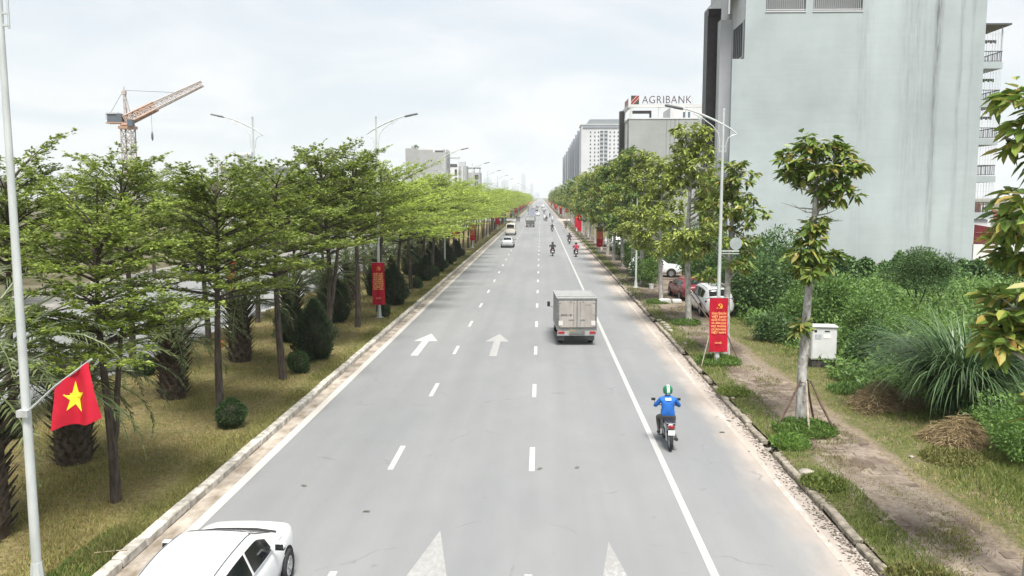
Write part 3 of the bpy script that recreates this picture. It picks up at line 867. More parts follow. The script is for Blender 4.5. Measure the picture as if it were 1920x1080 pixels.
# ---------------------------------------------------------------- date palms on the median
m_boot = mat('palm_leaf_bases', (0.05, 0.04, 0.03), 0.9, scale=7, c2=(0.13, 0.105, 0.08), bump=0.3, spec=0.1)
def date_palm(seed, Ht=2.1, r=0.42, nf=34, fl=2.7):
    rg = np.random.default_rng(seed)
    tr = MB()
    prof = [(r * 0.75, 0), (r * 0.86, 0.3), (r * 0.78, Ht * 0.6), (r * 0.62, Ht), (r * 0.3, Ht + 0.2)]
    tr.lathe(prof, 12)
    nb = 150
    for k in range(nb):                              # cut leaf bases in a spiral
        t_ = k / nb; z = 0.08 + Ht * t_ ** 0.9; a = k * 2.39996
        h = rodrigues(a); rad = r * (0.84 - 0.22 * t_)
        ln = (0.26 + 0.62 * t_ ** 2) * rg.uniform(0.75, 1.2); up = 0.75 + 0.15 * t_
        q = h * rad + np.array([0, 0, z]); e = q + h * ln * (0.62 + 0.35 * t_) + np.array([0, 0, ln * up])
        s_ = np.array([-h[1], h[0], 0]) * 0.075
        w2 = s_ * 0.35
        n_ = h * 0.05
        tr.add([q - s_, q + s_, e + w2, e - w2, q - s_ - n_ - [0, 0, .03], q + s_ - n_ - [0, 0, .03]], [(0, 1, 2, 3), (5, 4, 3, 2), (4, 0, 3), (1, 5, 2)])
    fr = MB(); P = []; D = []; Nn = []; Ls = []
    for k in range(nf):
        t_ = k / nf
        a = k * 2.39996 + rg.normal(0, 0.15); h = rodrigues(a)
        el = R(82 - 78 * t_) + rg.normal(0, 0.08)
        L = fl * rg.uniform(0.85, 1.1)
        pts = []; p = np.array([0, 0, Ht + 0.1]) + h * r * 0.35; e_ = el
        for s in range(9):
            pts.append(p.copy()); p = p + (h * math.cos(e_) + np.array([0, 0, math.sin(e_)])) * L / 8; e_ -= R(7.5 + 3.2 * s * 0.6)
        fr.tube(pts, [0.03 - 0.003 * s for s in range(9)], 4, caps=False)
        side = np.array([-h[1], h[0], 0])
        for q in range(34):
            u = 0.16 + 0.84 * q / 34; f = u * 8; i_ = min(int(f), 7)
            pp = pts[i_] + (pts[i_ + 1] - pts[i_]) * (f - i_); tg = unit(pts[i_ + 1] - pts[i_])
            for sg in (1, -1):
                up = np.cross(side * sg, tg) * sg
                d = tg * 0.75 + side * sg * 0.75 + np.array([0, 0, 1]) * rg.normal(0.12, 0.22)
                P.append(pp); D.append(d); Nn.append(np.cross(d, side * sg) + rg.normal(0, .3, 3) + [0, 0, .3]); Ls.append(0.42 * math.sin(math.pi * min(1, .25 + u * .72)) * rg.uniform(.8, 1.15))
    P, D, Nn, Ls = np.array(P), np.array(D), np.array(Nn), np.array(Ls)
    leaf = np_mesh('fronds', leaf_quads(P, D, Nn, Ls, 0.032, 0.18), 4, m_palm)
    return tr.mesh('trunk', m_boot), fr.mesh('frond_stalks', m_palm), leaf
V_PALM = [date_palm(61, 2.1, .56, 40, 3.1), date_palm(62, 1.9, 0.54, 36, 2.9), date_palm(63, 2.4, 0.58, 40, 3.2)]
palms = [(-12.66, 22.4), (-13.15, 29.6), (-13.15, 36.2), (-13.1, 43.5), (-13.1, 50.5), (-13.2, 57.5), (-13.1, 65), (-13.1, 73), (-13.1, 81), (-13.1, 90), (-13.1, 100), (-13.1, 112)]
for i, (x, y) in enumerate(palms):
    e = tag(empty('date_palm', (x, y, 0.14), rr.uniform(0, 6.28)), 'stout shaggy-trunked date palm on the median, %s palm beyond the near flag' % nth(i), 'palm tree', 'date palms along the median')
    v = V_PALM[i % 3]; s = rr.uniform(0.93, 1.05); e.scale = (s, s, s)
    link_mesh('trunk', v[0], e); link_mesh('frond_stalks', v[1], e); link_mesh('fronds', v[2], e)
# a palm just outside the left edge whose fronds reach in
e = tag(empty('date_palm', (-11.75, 17.3, 0.14), 1.0), 'palm fronds hanging in from the frame edge behind the near lamp post', 'palm tree', 'date palms along the median')
e.scale = (1.15, 1.15, 1.25)
for nm, me in zip(('trunk', 'frond_stalks', 'fronds'), V_PALM[2]): link_mesh(nm, me, e)

# ---------------------------------------------------------------- clipped balls, conifers
def surface_leaves(rg, n, radii, size, up=0.0, lump=0.0, shape='ball', jag=0.12, aspect=0.5):
    d = unit(rg.normal(0, 1, (n, 3)))
    rad = np.ones(n)
    if lump:
        for k in range(7):
            w = rg.normal(0, 1, 3) * 2.4; ph = rg.uniform(0, 6.28)
            rad += lump * np.sin(d @ w + ph) / 2.2
    rad *= 1 - np.abs(rg.normal(0, jag, n))
    p = d * rad[:, None] * np.array(radii)
    if shape == 'cone':
        z = rg.random(n) ** 1.25
        a = rg.uniform(0, 6.283, n)
        prof = np.sin(np.clip(z * 0.86 + 0.14, 0, 1) * math.pi) ** 0.75 * (1 - 0.35 * z)
        lob = 1 + 0.22 * np.sin(a * 5 + z * 9) + 0.16 * np.sin(a * 3 - z * 14) + .12 * np.sin(a * 9 + z * 23)
        rr_ = prof * lob * (1 - np.abs(rg.normal(0, jag, n)))
        p = np.stack([np.cos(a) * rr_ * radii[0], np.sin(a) * rr_ * radii[1], (z * 2 - 1) * radii[2]], 1)
        d = np.stack([np.cos(a), np.sin(a), np.full(n, 0.25)], 1)
    D = d * 0.7 + rg.normal(0, 0.55, (n, 3)) + np.array([0, 0, up])
    N_ = unit(rg.normal(0, 1, (n, 3))) + d * 0.6
    Ls = size * rg.uniform(0.6, 1.3, n)
    return leaf_quads(p, D, N_, Ls, Ls * aspect, 0.0)
rgv = np.random.default_rng(77)
ball_me = np_mesh('foliage', surface_leaves(rgv, 5200, (0.47, 0.47, 0.45), 0.06, 0.1, 0.12, jag=.09), 4, m_topiary)
cone_mes = [np_mesh('foliage', surface_leaves(rgv, 9000, (.95, .95, 1.25), 0.2, 1.3, 0, 'cone', .24, .2), 4, m_conifer) for _ in range(2)]
core_ball = MB().lathe([(0.05, -.36), (.28, -.25), (.36, 0), (.28, .24), (.05, .34)], 10).mesh('stems', m_bark)
core_cone = MB().lathe([(0.12, -1.3), (.5, -.8), (.62, -.2), (.35, .5), (.05, 1.0)], 9).mesh('stems', m_bark)
balls = [(-9.62, 25.7, 1.0), (-9.85, 33.7, 0.98), (-15.9, 33.2, .95), (-9.45, 49.8, 0.9), (-9.7, 58.5, .95), (-9.7, 65, .95), (-9.6, 75, 1), (-9.6, 83, .9), (-9.7, 92, .9), (-9.6, 101, .9), (-15.8, 24.5, 1.0)]
blab = ['clipped round bush beside the second kerbside trunk', 'clipped round bush below the dark pointed conifer', 'clipped round bush at the foot of a tree by the opposite road', 'small clipped bush behind the banner lamp post on the median',
        'clipped bush past the banner on the median, nearer of the pair', 'clipped bush past the banner on the median, farther of the pair', 'round bush by the kerb under the bright trees, first', 'round bush by the kerb under the bright trees, second',
        'round bush by the kerb under the bright trees, third', 'round bush by the kerb under the bright trees, fourth', 'dark clipped bush behind the red flag near the opposite road']
for (x, y, s), lb in zip(balls, blab):
    e = tag(empty('round_bush', (x, y, 0.14), rr.uniform(0, 6.28)), lb, 'bush', 'clipped round bushes on the median')
    e.scale = (s, s, s)
    link_mesh('foliage', ball_me, e, (0, 0, 0.46)); link_mesh('stems', core_ball, e, (0, 0, 0.40))
cones = [(-10.0, 36.6, .95, 1.0), (-12.4, 41.0, .8, .8), (-9.75, 55.0, .95, 1.0), (-11.8, 47.5, 1.0, 1.0), (-9.9, 71, .85, .8), (-9.9, 79, .85, .8), (-11.8, 60, 1, 1), (-9.9, 88, .85, .8), (-11.8, 76, 1, 1), (-10, 98, .8, .8), (-11.9, 92, 1, 1)]
for i, (x, y, s, sz) in enumerate(cones):
    e = tag(empty('conifer', (x, y, 0.14), rr.uniform(0, 6.28)), 'dark bushy pointed conifer on the median, %s of the conifers from the near end' % nth(i), 'conifer', 'dark conifers on the median')
    e.scale = (s, s, sz)
    link_mesh('foliage', cone_mes[i % 2], e, (0, 0, 1.28)); link_mesh('stems', core_cone, e, (0, 0, 1.25))

# ---------------------------------------------------------------- shrubs and scrub behind the right verge
def bush_mesh(seed, lobes, n, size, m, aspect=0.42, up=0.1, jag=0.2):
    rg = np.random.default_rng(seed)
    tot = sum(l[3] * l[4] for l in lobes); out = []
    for (x, y, z, r, rz) in lobes:
        q = surface_leaves(rg, max(60, int(n * r * rz / tot)), (r, r, rz), size, up, 0.22, jag=jag, aspect=aspect)
        out.append(q + np.array([x, y, z]))
    V = np.concatenate(out); keep = V[:, :, 2].min(1) > -0.05
    return np_mesh('foliage', V[keep], 4, m)
def stems_mesh(seed, H, r, n=6):
    rg = np.random.default_rng(seed); mb = MB()
    for k in range(n):
        a = rg.uniform(0, 6.28); h = rodrigues(a); rad = r * rg.uniform(.2, .7)
        mb.tube([h * 0.08, h * rad * 0.5 + [0, 0, H * .45], h * rad + [0, 0, H * rg.uniform(.7, .9)]], [0.03, 0.02, 0.008], 5)
    return mb.mesh('stems', m_bark, True)
def lobes_for(seed, r, H, n):
    rg = np.random.default_rng(seed); out = [(0, 0, H * .5, r * .8, H * .5)]
    for k in range(n):
        a = rg.uniform(0, 6.28); d = r * rg.uniform(.25, .75); z = H * rg.uniform(.2, .8)
        s = r * rg.uniform(.28, .5)
        out.append((d * math.cos(a), d * math.sin(a), z, s, s * rg.uniform(.7, 1.0)))
    return out
def bush(name, label, x, y, r, H, m, n, size, seed, aspect=.42, up=0.1, cat='shrub', group=None, nl=14):
    e = tag(empty(name, (x, y, 0.12), 0), label, cat, group)
    link_mesh('foliage', bush_mesh(seed, lobes_for(seed, r, H, nl), n, size, m, aspect, up), e)
    link_mesh('stems', stems_mesh(seed, H, r), e)
    return e
G_ = 'shrubs in the overgrown lot'
bush('shrub', 'big glossy dark green shrub rising against the foot of the grey wall', 15.6, 56, 2.5, 4.6, m_shrub_dk, 9000, .26, 101, group=G_)
bush('shrub', 'dark spreading shrub in the shade right behind the white parked car', 13.0, 50, 2.2, 3.9, m_shrub_dk, 9000, .22, 102, group=G_)
bush('shrub', 'mid green shrub with lighter leaf tips beside the dark wall shrub', 15.2, 44.5, 2.0, 3.2, m_shrub, 8000, .19, 103, group=G_)
bush('shrub', 'low dark purple-green hedge shrub left of the white cabinet', 11.9, 41.5, 1.3, 1.25, m_shrub_dk, 4500, .16, 104, group=G_)
bush('shrub', 'tall narrow fresh green shrub right of the white cabinet', 15.0, 37.5, 1.35, 3.1, m_shrub, 7000, .15, 105, group=G_)
bush('shrub', 'dark tall shrub behind the white cabinet', 13.9, 34.5, 1.05, 2.1, m_shrub_dk, 6000, .13, 106, group=G_)
bush('shrub', 'bright green weed thicket in the middle of the lot', 17.5, 40, 1.6, 2.3, m_shrub_lt, 7000, .12, 107, group=G_)
bush('shrub', 'bright leafy bush in the lower corner beside the straw heap', 13.55, 22.5, 1.6, 1.6, m_shrub, 13000, .10, 108, group=G_)
bush('shrub', 'low green bush between the straw heap and the tall grass clump', 13.9, 25.0, 1.1, .8, m_shrub, 5000, .085, 109, group=G_)
bush('shrub', 'small leafy bush at the end of the frame below the reed clump', 14.6, 20.6, 1.4, 1.3, m_shrub, 9000, .10, 110, group=G_)
bush('shrub', 'leafy shrub close to the kerb in front of the half-hidden white car', 9.0, 71.5, 1.75, 3.1, m_shrub, 7000, .17, 111, group='shrubs by the parked cars')
bush('shrub', 'potted shrub behind the plain lamp post on the verge', 8.65, 66.2, .95, 2.3, m_shrub, 5000, .14, 112, group='shrubs by the parked cars')
bush('shrub', 'green shrub under the street trees past the parked cars', 9.3, 80, 1.6, 2.9, m_shrub, 6000, .17, 113, group='shrubs by the parked cars')
bush('shrub', 'low shrub at the kerb below the second banner', 9.6, 96, 1.5, 2.3, m_shrub, 5000, .17, 114, group='shrubs by the parked cars')
for k, (x, y, r, H, mm) in enumerate(((12.8, 62, 2.0, 4.2, m_shrub_dk), (13.5, 70, 2.2, 4.6, m_shrub_dk), (14.5, 80, 2.4, 4.6, m_shrub_dk), (13.0, 90, 2.2, 4.2, m_shrub), (13.5, 102, 2.4, 4.5, m_shrub_dk))):
    bush('shrub', 'shaded dark shrub behind the parked cars, %s from the white car' % nth(k), x, y, r, H, mm, 6000, .24, 120 + k, group='dark shrubs behind the parked cars')
# feathery small tree in the lot
rg = np.random.default_rng(131)
ft = MB(); ft.tube([(0, 0, 0), (.08, 0, 1.2), (-.03, .05, 2.3), (.05, 0, 3.4)], [.07, .06, .045, .02], 7)
ft.tube([(.06, 0, .7), (.4, .1, 1.7), (.75, .1, 2.6)], [.05, .035, .015], 6); ft.tube([(.05, 0, 1.1), (-.4, 0, 1.9), (-.8, .1, 2.8)], [.045, .03, .012], 6)
lob = [(0, 0, 3.3, 1.1, .55), (.9, 0, 2.9, 1.0, .5), (-.95, .1, 3.0, 1.0, .5), (1.5, .2, 3.1, .7, .4), (.3, .4, 3.9, .9, .45), (-.4, -.3, 3.7, .9, .4), (.5, -.6, 2.5, .9, .4), (-.5, -.5, 2.5, .8, .4), (1.2, -.4, 3.6, .7, .4)]
e = tag(empty('feathery_tree', (20.6, 45.5, .12)), 'small feathery dark green tree standing in the overgrown lot', 'tree')
ft.build('trunk', m_bark, e, smooth=True); link_mesh('crown', bush_mesh(132, lob, 15000, .14, m_shrub_dk, .28, .0, .35), e)
# vines over the low boundary wall at the foot of the grey building
wv = tag(empty('boundary_wall', (28, 66, 0)), 'low boundary wall smothered in dark green vines below the grey building', 'wall')
MB().box2((-9.5, -.12, 0), (12, .12, 2.0)).build('wall_body', mat('old_render', (.30, .30, .28), .9, var=.25, scale=1.5), wv)
V = []
rg = np.random.default_rng(140)
n = 26000
xs = rg.uniform(-10, 12.3, n); top = 2.35 + .35 * np.sin(xs * .9) + .25 * np.sin(xs * 2.3 + 1) + .2 * np.sin(xs * 5.1)
zs = top * rg.random(n) ** .8; ysv = -.25 - .45 * np.abs(rg.normal(0, 1, n)) * (1.1 - zs / 3) + .15 * np.sin(xs * 3 + zs * 2)
P_ = np.stack([xs, ysv, zs], 1); D_ = rg.normal(0, .6, (n, 3)) + [0, -.4, -.2]; L_ = rg.uniform(.16, .34, n)
o = link_mesh('vines', np_mesh('vines', leaf_quads(P_, D_, rg.normal(0, .6, (n, 3)) + [0, -.8, .5], L_, L_ * .7), 4, m_shrub_dk), wv); o['kind'] = 'stuff'

# scrub: knee-high mass of weeds nobody could count
def scrub(name, n, region, h, size, m, seed, hills, label):
    rg = np.random.default_rng(seed)
    x = rg.uniform(region[0], region[1], n); y = rg.uniform(region[2], region[3], n)
    keep = np.ones(n, bool)
    hh = np.full(n, h)
    for (cx, cy, r, a) in hills: hh += a * np.exp(-((x - cx) ** 2 + (y - cy) ** 2) / (2 * r * r))
    hh *= 0.55 + 0.45 * np.sin(x * 2.1 + np.sin(y * 1.3) * 2) * np.sin(y * 1.7 + x * .6) + 0.25 * np.sin(x * 5.3 + y * 4.1)
    hh = np.maximum(hh, 0.06)
    edge = region[0] + .5 + .5 * np.sin(y * .9) + .35 * np.sin(y * 2.3)
    keep &= x > edge
    z = hh * rg.random(n) ** 0.6 + .12
    P_ = np.stack([x, y, z], 1)[keep]; k = len(P_)
    D_ = rg.normal(0, .7, (k, 3)) + [0, 0, .35]; L_ = size * rg.uniform(.6, 1.4, k)
    o = link_mesh(name, np_mesh(name, leaf_quads(P_, D_, rg.normal(0, .5, (k, 3)) + [0, -.3, .8], L_, L_ * .4, .1), 4, m))
    tag(o, label, 'weeds', kind='stuff'); return o
scrub('weeds', 70000, (11.4, 38, 30, 66), .7, .26, m_shrub, 151, [(18, 48, 3, 1.5), (22, 56, 4, 1.1), (27, 50, 4, 1.0), (16, 36, 2, 1.0), (30, 60, 4, 1.0), (24, 44, 2, 1.0)], 'rank green weeds filling the overgrown lot')
scrub('weeds', 30000, (12.5, 24, 27, 46), .6, .2, m_shrub_lt, 152, [(17.5, 36, 2, .9), (20, 40, 2, .8), (15, 30, 1.5, .5)], 'pale green weeds in the middle of the lot')
scrub('weeds', 30000, (12.9, 22, 13, 30), .28, .10, m_shrub_lt, 153, [(15, 24, 1.5, .5)], 'bright ground cover in the lower corner')

# tall arching grass clump
rg = np.random.default_rng(160)
V = []
for k in range(1500):
    a = rg.uniform(0, 6.283); base = rodrigues(a) * .75 * math.sqrt(rg.random()); az = a + rg.normal(0, .5)
    h = rodrigues(az); L = rg.uniform(3.0, 5.0); w = rg.uniform(.022, .045); e_ = R(rg.uniform(66, 90)); p = base.copy(); side = np.array([-h[1], h[0], 0])
    drop = rg.uniform(3, 13); pts = []
    for s in range(9):
        pts.append(p.copy()); p = p + (h * math.cos(e_) + np.array([0, 0, math.sin(e_)])) * L / 8; e_ -= R(drop + 2.3 * s)
    for s in range(8):
        w0 = w * (1 - (s / 8) ** 2); w1 = w * (1 - ((s + 1) / 8) ** 2)
        V.append([pts[s] - side * w0, pts[s] + side * w0, pts[s + 1] + side * w1, pts[s + 1] - side * w1])
V = np.array(V); V[:, :, 2] = np.maximum(V[:, :, 2], 0.02)
# blades stay one island each: rebuild with shared rows
nb = 1500; Vv = V.reshape(nb, 8, 4, 3)
rows = np.concatenate([Vv[:, :, 0:2], Vv[:, 7:8, [3, 2]]], axis=1)      # (nb, 9, 2, 3)
me = bpy.data.meshes.new('blades'); base = (np.arange(nb) * 18)[:, None, None]
idx = np.array([[2 * s, 2 * s + 1, 2 * s + 3, 2 * s + 2] for s in range(8)])[None] + base
me.from_pydata(rows.reshape(-1, 3).tolist(), [], idx.reshape(-1, 4).tolist()); me.materials.append(m_reed)
e = tag(empty('reed_clump', (14.0, 27.4, .12)), 'tall arching clump of long-bladed grass on the verge', 'grass clump')
o = link_mesh('blades', me, e); o['kind'] = 'stuff'
e.scale = (1.0, 1.0, .95)
MB().lathe([(.9, 0), (.8, .25), (.4, .5), (.05, .6)], 12).build('root_mound', m_boot, e, smooth=True)

# straw heaps
def straw_heap(label, x, y, rx, ry, h, seed, n=5200):
    rg = np.random.default_rng(seed)
    a = rg.uniform(0, 6.28, n); q = np.sqrt(rg.random(n)); lump = 1 + .18 * np.sin(a * 3 + seed) + .1 * np.sin(a * 5)
    px2, py2 = np.cos(a) * q * rx * lump, np.sin(a) * q * ry * lump
    z = h * np.maximum(0, 1 - q ** 2.2) * rg.uniform(.75, 1.05, n) + .02
    P_ = np.stack([px2, py2, z], 1); d = np.stack([np.cos(a) * .25 + rg.normal(0, 1, n), np.sin(a) * .25 + rg.normal(0, 1, n), -.25 * q + rg.normal(0, .22, n)], 1)
    z = z * (1 + .22 * np.sin(px2 * 5 + seed) * np.cos(py2 * 4)); P_[:, 2] = np.maximum(.02, z)
    V_ = leaf_quads(P_, d, rg.normal(0, .5, (n, 3)) + [0, 0, 1], rg.uniform(.15, .42, n), .016, .10)
    e = tag(empty('straw_heap', (x, y, .12)), label, 'straw heap', 'straw heaps on the verge')
    o = link_mesh('straw', np_mesh('straw', V_, 4, m_straw), e); o['kind'] = 'stuff'
    MB().grid(lambda u, v: (u * math.cos(v * 6.2832) * rx * .95, u * math.sin(v * 6.2832) * ry * .95, h * .86 * max(0, 1 - u ** 2.2)), 8, 20).build('heap_core', mat('heap_core', (.13, .095, .05), .9, var=.3, scale=8), e, smooth=True)
straw_heap('heap of dry cut straw in front of the bright leafy bush', 12.35, 24.3, .95, .8, .62, 1)
straw_heap('heap of dry cut straw half hidden under the arching grass clump', 11.75, 28.3, 1.15, .9, .75, 2)

# ---------------------------------------------------------------- grass (blades)
def grass(name, label, n, region, hfun, m, seed, dens=None, w=0.012):
    rg = np.random.default_rng(seed)
    x = rg.uniform(region[0], region[1], n)
    u = rg.random(n); y0, y1 = region[2], region[3]
    y = 1 / (1 / y0 + (1 / y1 - 1 / y0) * u)            # denser where it is seen larger
    if dens is not None:
        k = rg.random(n) < dens(x, y); x, y = x[k], y[k]
    n = len(x)
    h = hfun(x, y) * rg.uniform(.5, 1.3, n)
    ww = w * np.maximum(1, y / 26)
    a = rg.uniform(0, 6.28, n); ln = rg.normal(0, .45, (n, 2)) * h[:, None]
    s_ = np.stack([np.cos(a) * ww, np.sin(a) * ww, np.zeros(n)], 1)
    b = np.stack([x, y, np.full(n, region[4])], 1)
    t_ = b + np.stack([ln[:, 0], ln[:, 1], h], 1)
    o = link_mesh(name, np_mesh(name, np.stack([b - s_, b + s_, t_], 1), 3, m))
    return tag(o, label, 'grass', kind='stuff')
def patch_(x, y): return np.clip(.5 + .5 * np.sin(x * 1.1 + np.sin(y * .7) * 1.7) + .3 * np.sin(y * 1.9 + x * .5), 0.08, 1)
grass('grass', 'mown half-dry grass on the median', 120000, (-16.9, -8.4, 12.5, 85, .14), lambda x, y: .055 + .05 * patch_(x, y), m_grass_dry, 171, None, .011)
grass('grass', 'green patches in the median grass', 45000, (-16.9, -8.4, 12.5, 85, .14), lambda x, y: .06 + .09 * patch_(x + 3, y), m_grass_green, 172, lambda x, y: .6 * patch_(x + 3, y * 1.2) ** 4)
grass('grass', 'taller green grass fringe along the median kerb', 34000, (-9.15, -8.36, 12.5, 170, .14), lambda x, y: (.06 + .13 * patch_(x, y) ** 2) * np.clip((x + 9.3) * 1.6, .2, 1), m_grass_olive, 173, lambda x, y: .10 + .8 * patch_(x, y * .8) ** 1.5)
grass('grass', 'bright clover-like tufts at the near kerb corner', 9000, (-9.2, -8.4, 12.5, 17.2, .14), lambda x, y: .07 + 0 * x, m_shrub_lt, 174, None, .02)
grass('grass', 'weedy grass strip along the verge kerb', 36000, (6.72, 7.75, 12, 140, .12), lambda x, y: .07 + .11 * patch_(x * 2, y), m_grass_green, 175, lambda x, y: .15 + .75 * patch_(x * 1.5, y))
grass('grass', 'dry grass sprouting through the worn paving', 30000, (7.6, 9.3, 12, 100, .12), lambda x, y: .05 + .05 * patch_(x, y), m_grass_olive, 176, lambda x, y: patch_(x * 2.2, y * 1.3) ** 2.5 * .8)
grass('grass', 'green grass beside the trodden path', 60000, (9.7, 13.4, 12, 60, .12), lambda x, y: .07 + .12 * patch_(x, y), m_grass_green, 177, lambda x, y: np.clip((x - 9.7) * .5, .03, 1) * (.25 + .75 * patch_(x, y)))
grass('grass', 'dry grass beside the trodden path', 22000, (9.3, 12.5, 12, 60, .12), lambda x, y: .07 + .05 * patch_(x, y), m_grass_dry, 178, lambda x, y: .7 * patch_(x + 2, y))
# leaf litter and grit washed into the gutter and over the verge kerb
rg = np.random.default_rng(191)
n = 3000
u_ = rg.random(n); y_ = 1 / (1 / 12 + (1 / 90 - 1 / 12) * u_); x_ = 6.47 - np.abs(rg.normal(0, .16, n)) + .3 * (rg.random(n) < .25)
P_ = np.stack([x_, y_, np.where(x_ > 6.5, .14, .012)], 1); a_ = rg.uniform(0, 6.28, n); L_ = rg.uniform(.03, .11, n)
o = link_mesh('litter', np_mesh('litter', leaf_quads(P_, np.stack([np.cos(a_), np.sin(a_), rg.normal(0, .15, n)], 1), rg.normal(0, .25, (n, 3)) + [0, 0, 1], L_, L_ * .55), 4,
    leaf_mat('gutter_litter', [(0.0, (.08, .062, .044)), (0.55, (.19, .155, .12)), (0.9, (.30, .255, .21)), (1.0, (.55, .53, .5))], .05, .8)))
tag(o, 'leaf litter and grit along the gutter of the verge kerb', 'litter', kind='stuff')
def tuft(name, label, x, y, r, n, h, seed, m=None):
    rg = np.random.default_rng(seed)
    a = rg.uniform(0, 6.28, n); q = r * np.sqrt(rg.random(n))
    P_ = np.stack([np.cos(a) * q, np.sin(a) * q, rg.random(n) ** .7 * h * (1.1 - q / r * .7)], 1)
    d = rg.normal(0, .5, (n, 3)) + [0, 0, .7]; L_ = rg.uniform(.06, .16, n)
    o = link_mesh(name, np_mesh(name, leaf_quads(P_, d, rg.normal(0, 1, (n, 3)), L_, L_ * .3), 4, m or m_shrub_lt), None, (x, y, .12))
    return tag(o, label, 'weeds', kind='stuff')
tuft('weeds', 'lush green weeds around the foot of the staked tree', 8.15, 25.4, .95, 5200, .34, 181)
tuft('weeds', 'lush weeds spilling over the kerb by the staked tree', 7.25, 23.9, .55, 2600, .36, 182)
tuft('weeds', 'weeds around the foot of the banner lamp post', 7.75, 35.9, .95, 4200, .36, 183)
tuft('weeds', 'weeds at the foot of the tree before the parked cars', 8.3, 46.9, .8, 2600, .3, 184)
tuft('weeds', 'weeds at the kerb beside the concrete lumps', 8.0, 56.2, .8, 2200, .25, 185)
tuft('weeds', 'weeds at the foot of the white cabinet', 12.6, 32.8, 1.1, 4200, .4, 186)
tuft('weeds', 'green weeds between the path and the far straw heap', 11.6, 30.6, .9, 2600, .3, 187, m_shrub)
tuft('weeds', 'low weeds beside the path below the near straw heap', 11.3, 22.6, .8, 2200, .2, 188, m_grass_olive)
tuft('weeds', 'weeds on the kerb strip in the lower corner', 7.15, 15.4, .6, 1800, .22, 189, m_grass_olive)
tuft('weeds', 'weeds on the kerb strip before the staked tree', 7.1, 20.6, .55, 1800, .24, 190, m_grass_green)
tuft('weeds', 'weeds on the kerb strip beyond the staked tree', 7.1, 30.2, .6, 1800, .24, 191, m_grass_green)

# ================================================================ BUILDINGS
def wall_mat(name, base, stain, sx=1.0, streaks=0.5, patch=0.4, streak_at=()):
    """Painted render with rain streaks running down and blotchy repainting."""
    if name in MATS: return MATS[name]
    m, nt, N, L, B = new_mat(name)
    geo = N.new('ShaderNodeNewGeometry'); pos = geo.outputs['Position']
    n1 = noise_node(N, L, pos, 0.9 * sx, (1, 1, 0.035), 6, 0.6)
    n2 = noise_node(N, L, pos, 0.18 * sx, (1, 1, 0.7), 5, 0.6)
    n3 = noise_node(N, L, pos, 2.2 * sx, (0.12, 0.12, 1.2), 4, 0.6)
    n4 = noise_node(N, L, pos, 0.10 * sx, (1, 1, 0.02), 3, 0.5)
    c = ramp_node(N, L, n2, [(0.3, tuple(v * 0.80 for v in base)), (0.7, tuple(v * 1.04 for v in base))])
    c = mix_node(N, L, 0.35 * patch, c, ramp_node(N, L, n3, [(0.35, 0.75), (0.65, 1.0)]), 'MULTIPLY')
    sf = mul_node(N, L, ramp_node(N, L, n1, [(0.52, 0.0), (0.78, 1.0)]), ramp_node(N, L, n4, [(0.48, 0.1), (0.64, 1.0)]))
    c = mix_node(N, L, mul_node(N, L, sf, streaks), c, stain)
    if streak_at:           # long soot and algae runs below the gutter outlets
        sp_ = N.new('ShaderNodeSeparateXYZ'); L.new(pos, sp_.inputs[0])
        wob = noise_node(N, L, pos, 0.5, (1, 1, 0.25), 4, 0.6); edge = noise_node(N, L, pos, 3.0, (1.6, 1, 0.12), 6, 0.7)
        sh_ = N.new('ShaderNodeMath'); sh_.operation = 'MULTIPLY_ADD'; sh_.inputs[1].default_value = 0.7
        L.new(wob, sh_.inputs[0]); L.new(sp_.outputs[0], sh_.inputs[2])
        up_ = N.new('ShaderNodeMapRange'); up_.inputs['From Min'].default_value = 1; up_.inputs['From Max'].default_value = 24; up_.inputs['To Min'].default_value = 0.35
        L.new(sp_.outputs[2], up_.inputs['Value'])
        for (x_, w_, a_) in streak_at:
            f_ = band_node(N, L, sh_.outputs[0], x_ + .35 - w_, x_ + .35 + w_, w_ * .9)
            f_ = mul_node(N, L, mul_node(N, L, f_, ramp_node(N, L, edge, [(0.36, 0.1), (0.62, 1.0)])), mul_node(N, L, up_.outputs[0], a_))
            c = mix_node(N, L, f_, c, stain)
    L.new(c, B.inputs['Base Color']); B.inputs['Roughness'].default_value = 0.85; B.inputs['Specular IOR Level'].default_value = 0.2
    MATS[name] = m; return m
m_grey_wall = wall_mat('pale_grey_render', (0.415, 0.465, 0.475), (0.15, 0.155, 0.16), 1.0, 0.28, 0.5, streak_at=((34.6, .26, 1.0), (36.6, .18, .55), (28.3, .6, .30), (32.6, 1.1, .38), (37.6, .12, .4)))
m_grey_fin = wall_mat('grey_render', (0.60, 0.61, 0.63), (0.2, 0.2, 0.2), 1.0, .3)
m_dark_clad = mat('dark_cladding', (0.028, 0.025, 0.025), 0.45, var=.25, scale=2)
m_canopy = mat('sloped_canopy', (0.42, 0.43, 0.43), .7, var=.12, scale=1)
m_white_wall = wall_mat('white_render', (0.66, 0.66, 0.655), (0.35, 0.35, 0.34), 1.0, .35)
m_bank_wall = wall_mat('bank_render', (0.36, 0.37, 0.365), (0.12, 0.12, 0.115), .8, .5, .4, streak_at=((25.2, .12, .8), (26.0, .1, .8), (26.9, .15, .8), (27.7, .1, .7)))
m_far_wall = wall_mat('far_grey_render', (0.36, 0.365, 0.36), (0.25, 0.25, 0.25), .6, .25)
m_win = mat('window_glass', (0.05, 0.06, 0.07), 0.12, spec=.8)
m_winblue = mat('bluish_glass', (0.09, 0.14, 0.18), 0.12, spec=.8)
m_red_tin = mat('red_tin', (0.13, 0.018, 0.02), .55, var=.25, scale=1.5)
m_rail = mat('rail_metal', (0.10, 0.10, 0.10), .5, metal=.4)
m_rail_wh = mat('pale_rail', (0.5, 0.51, 0.51), .5)

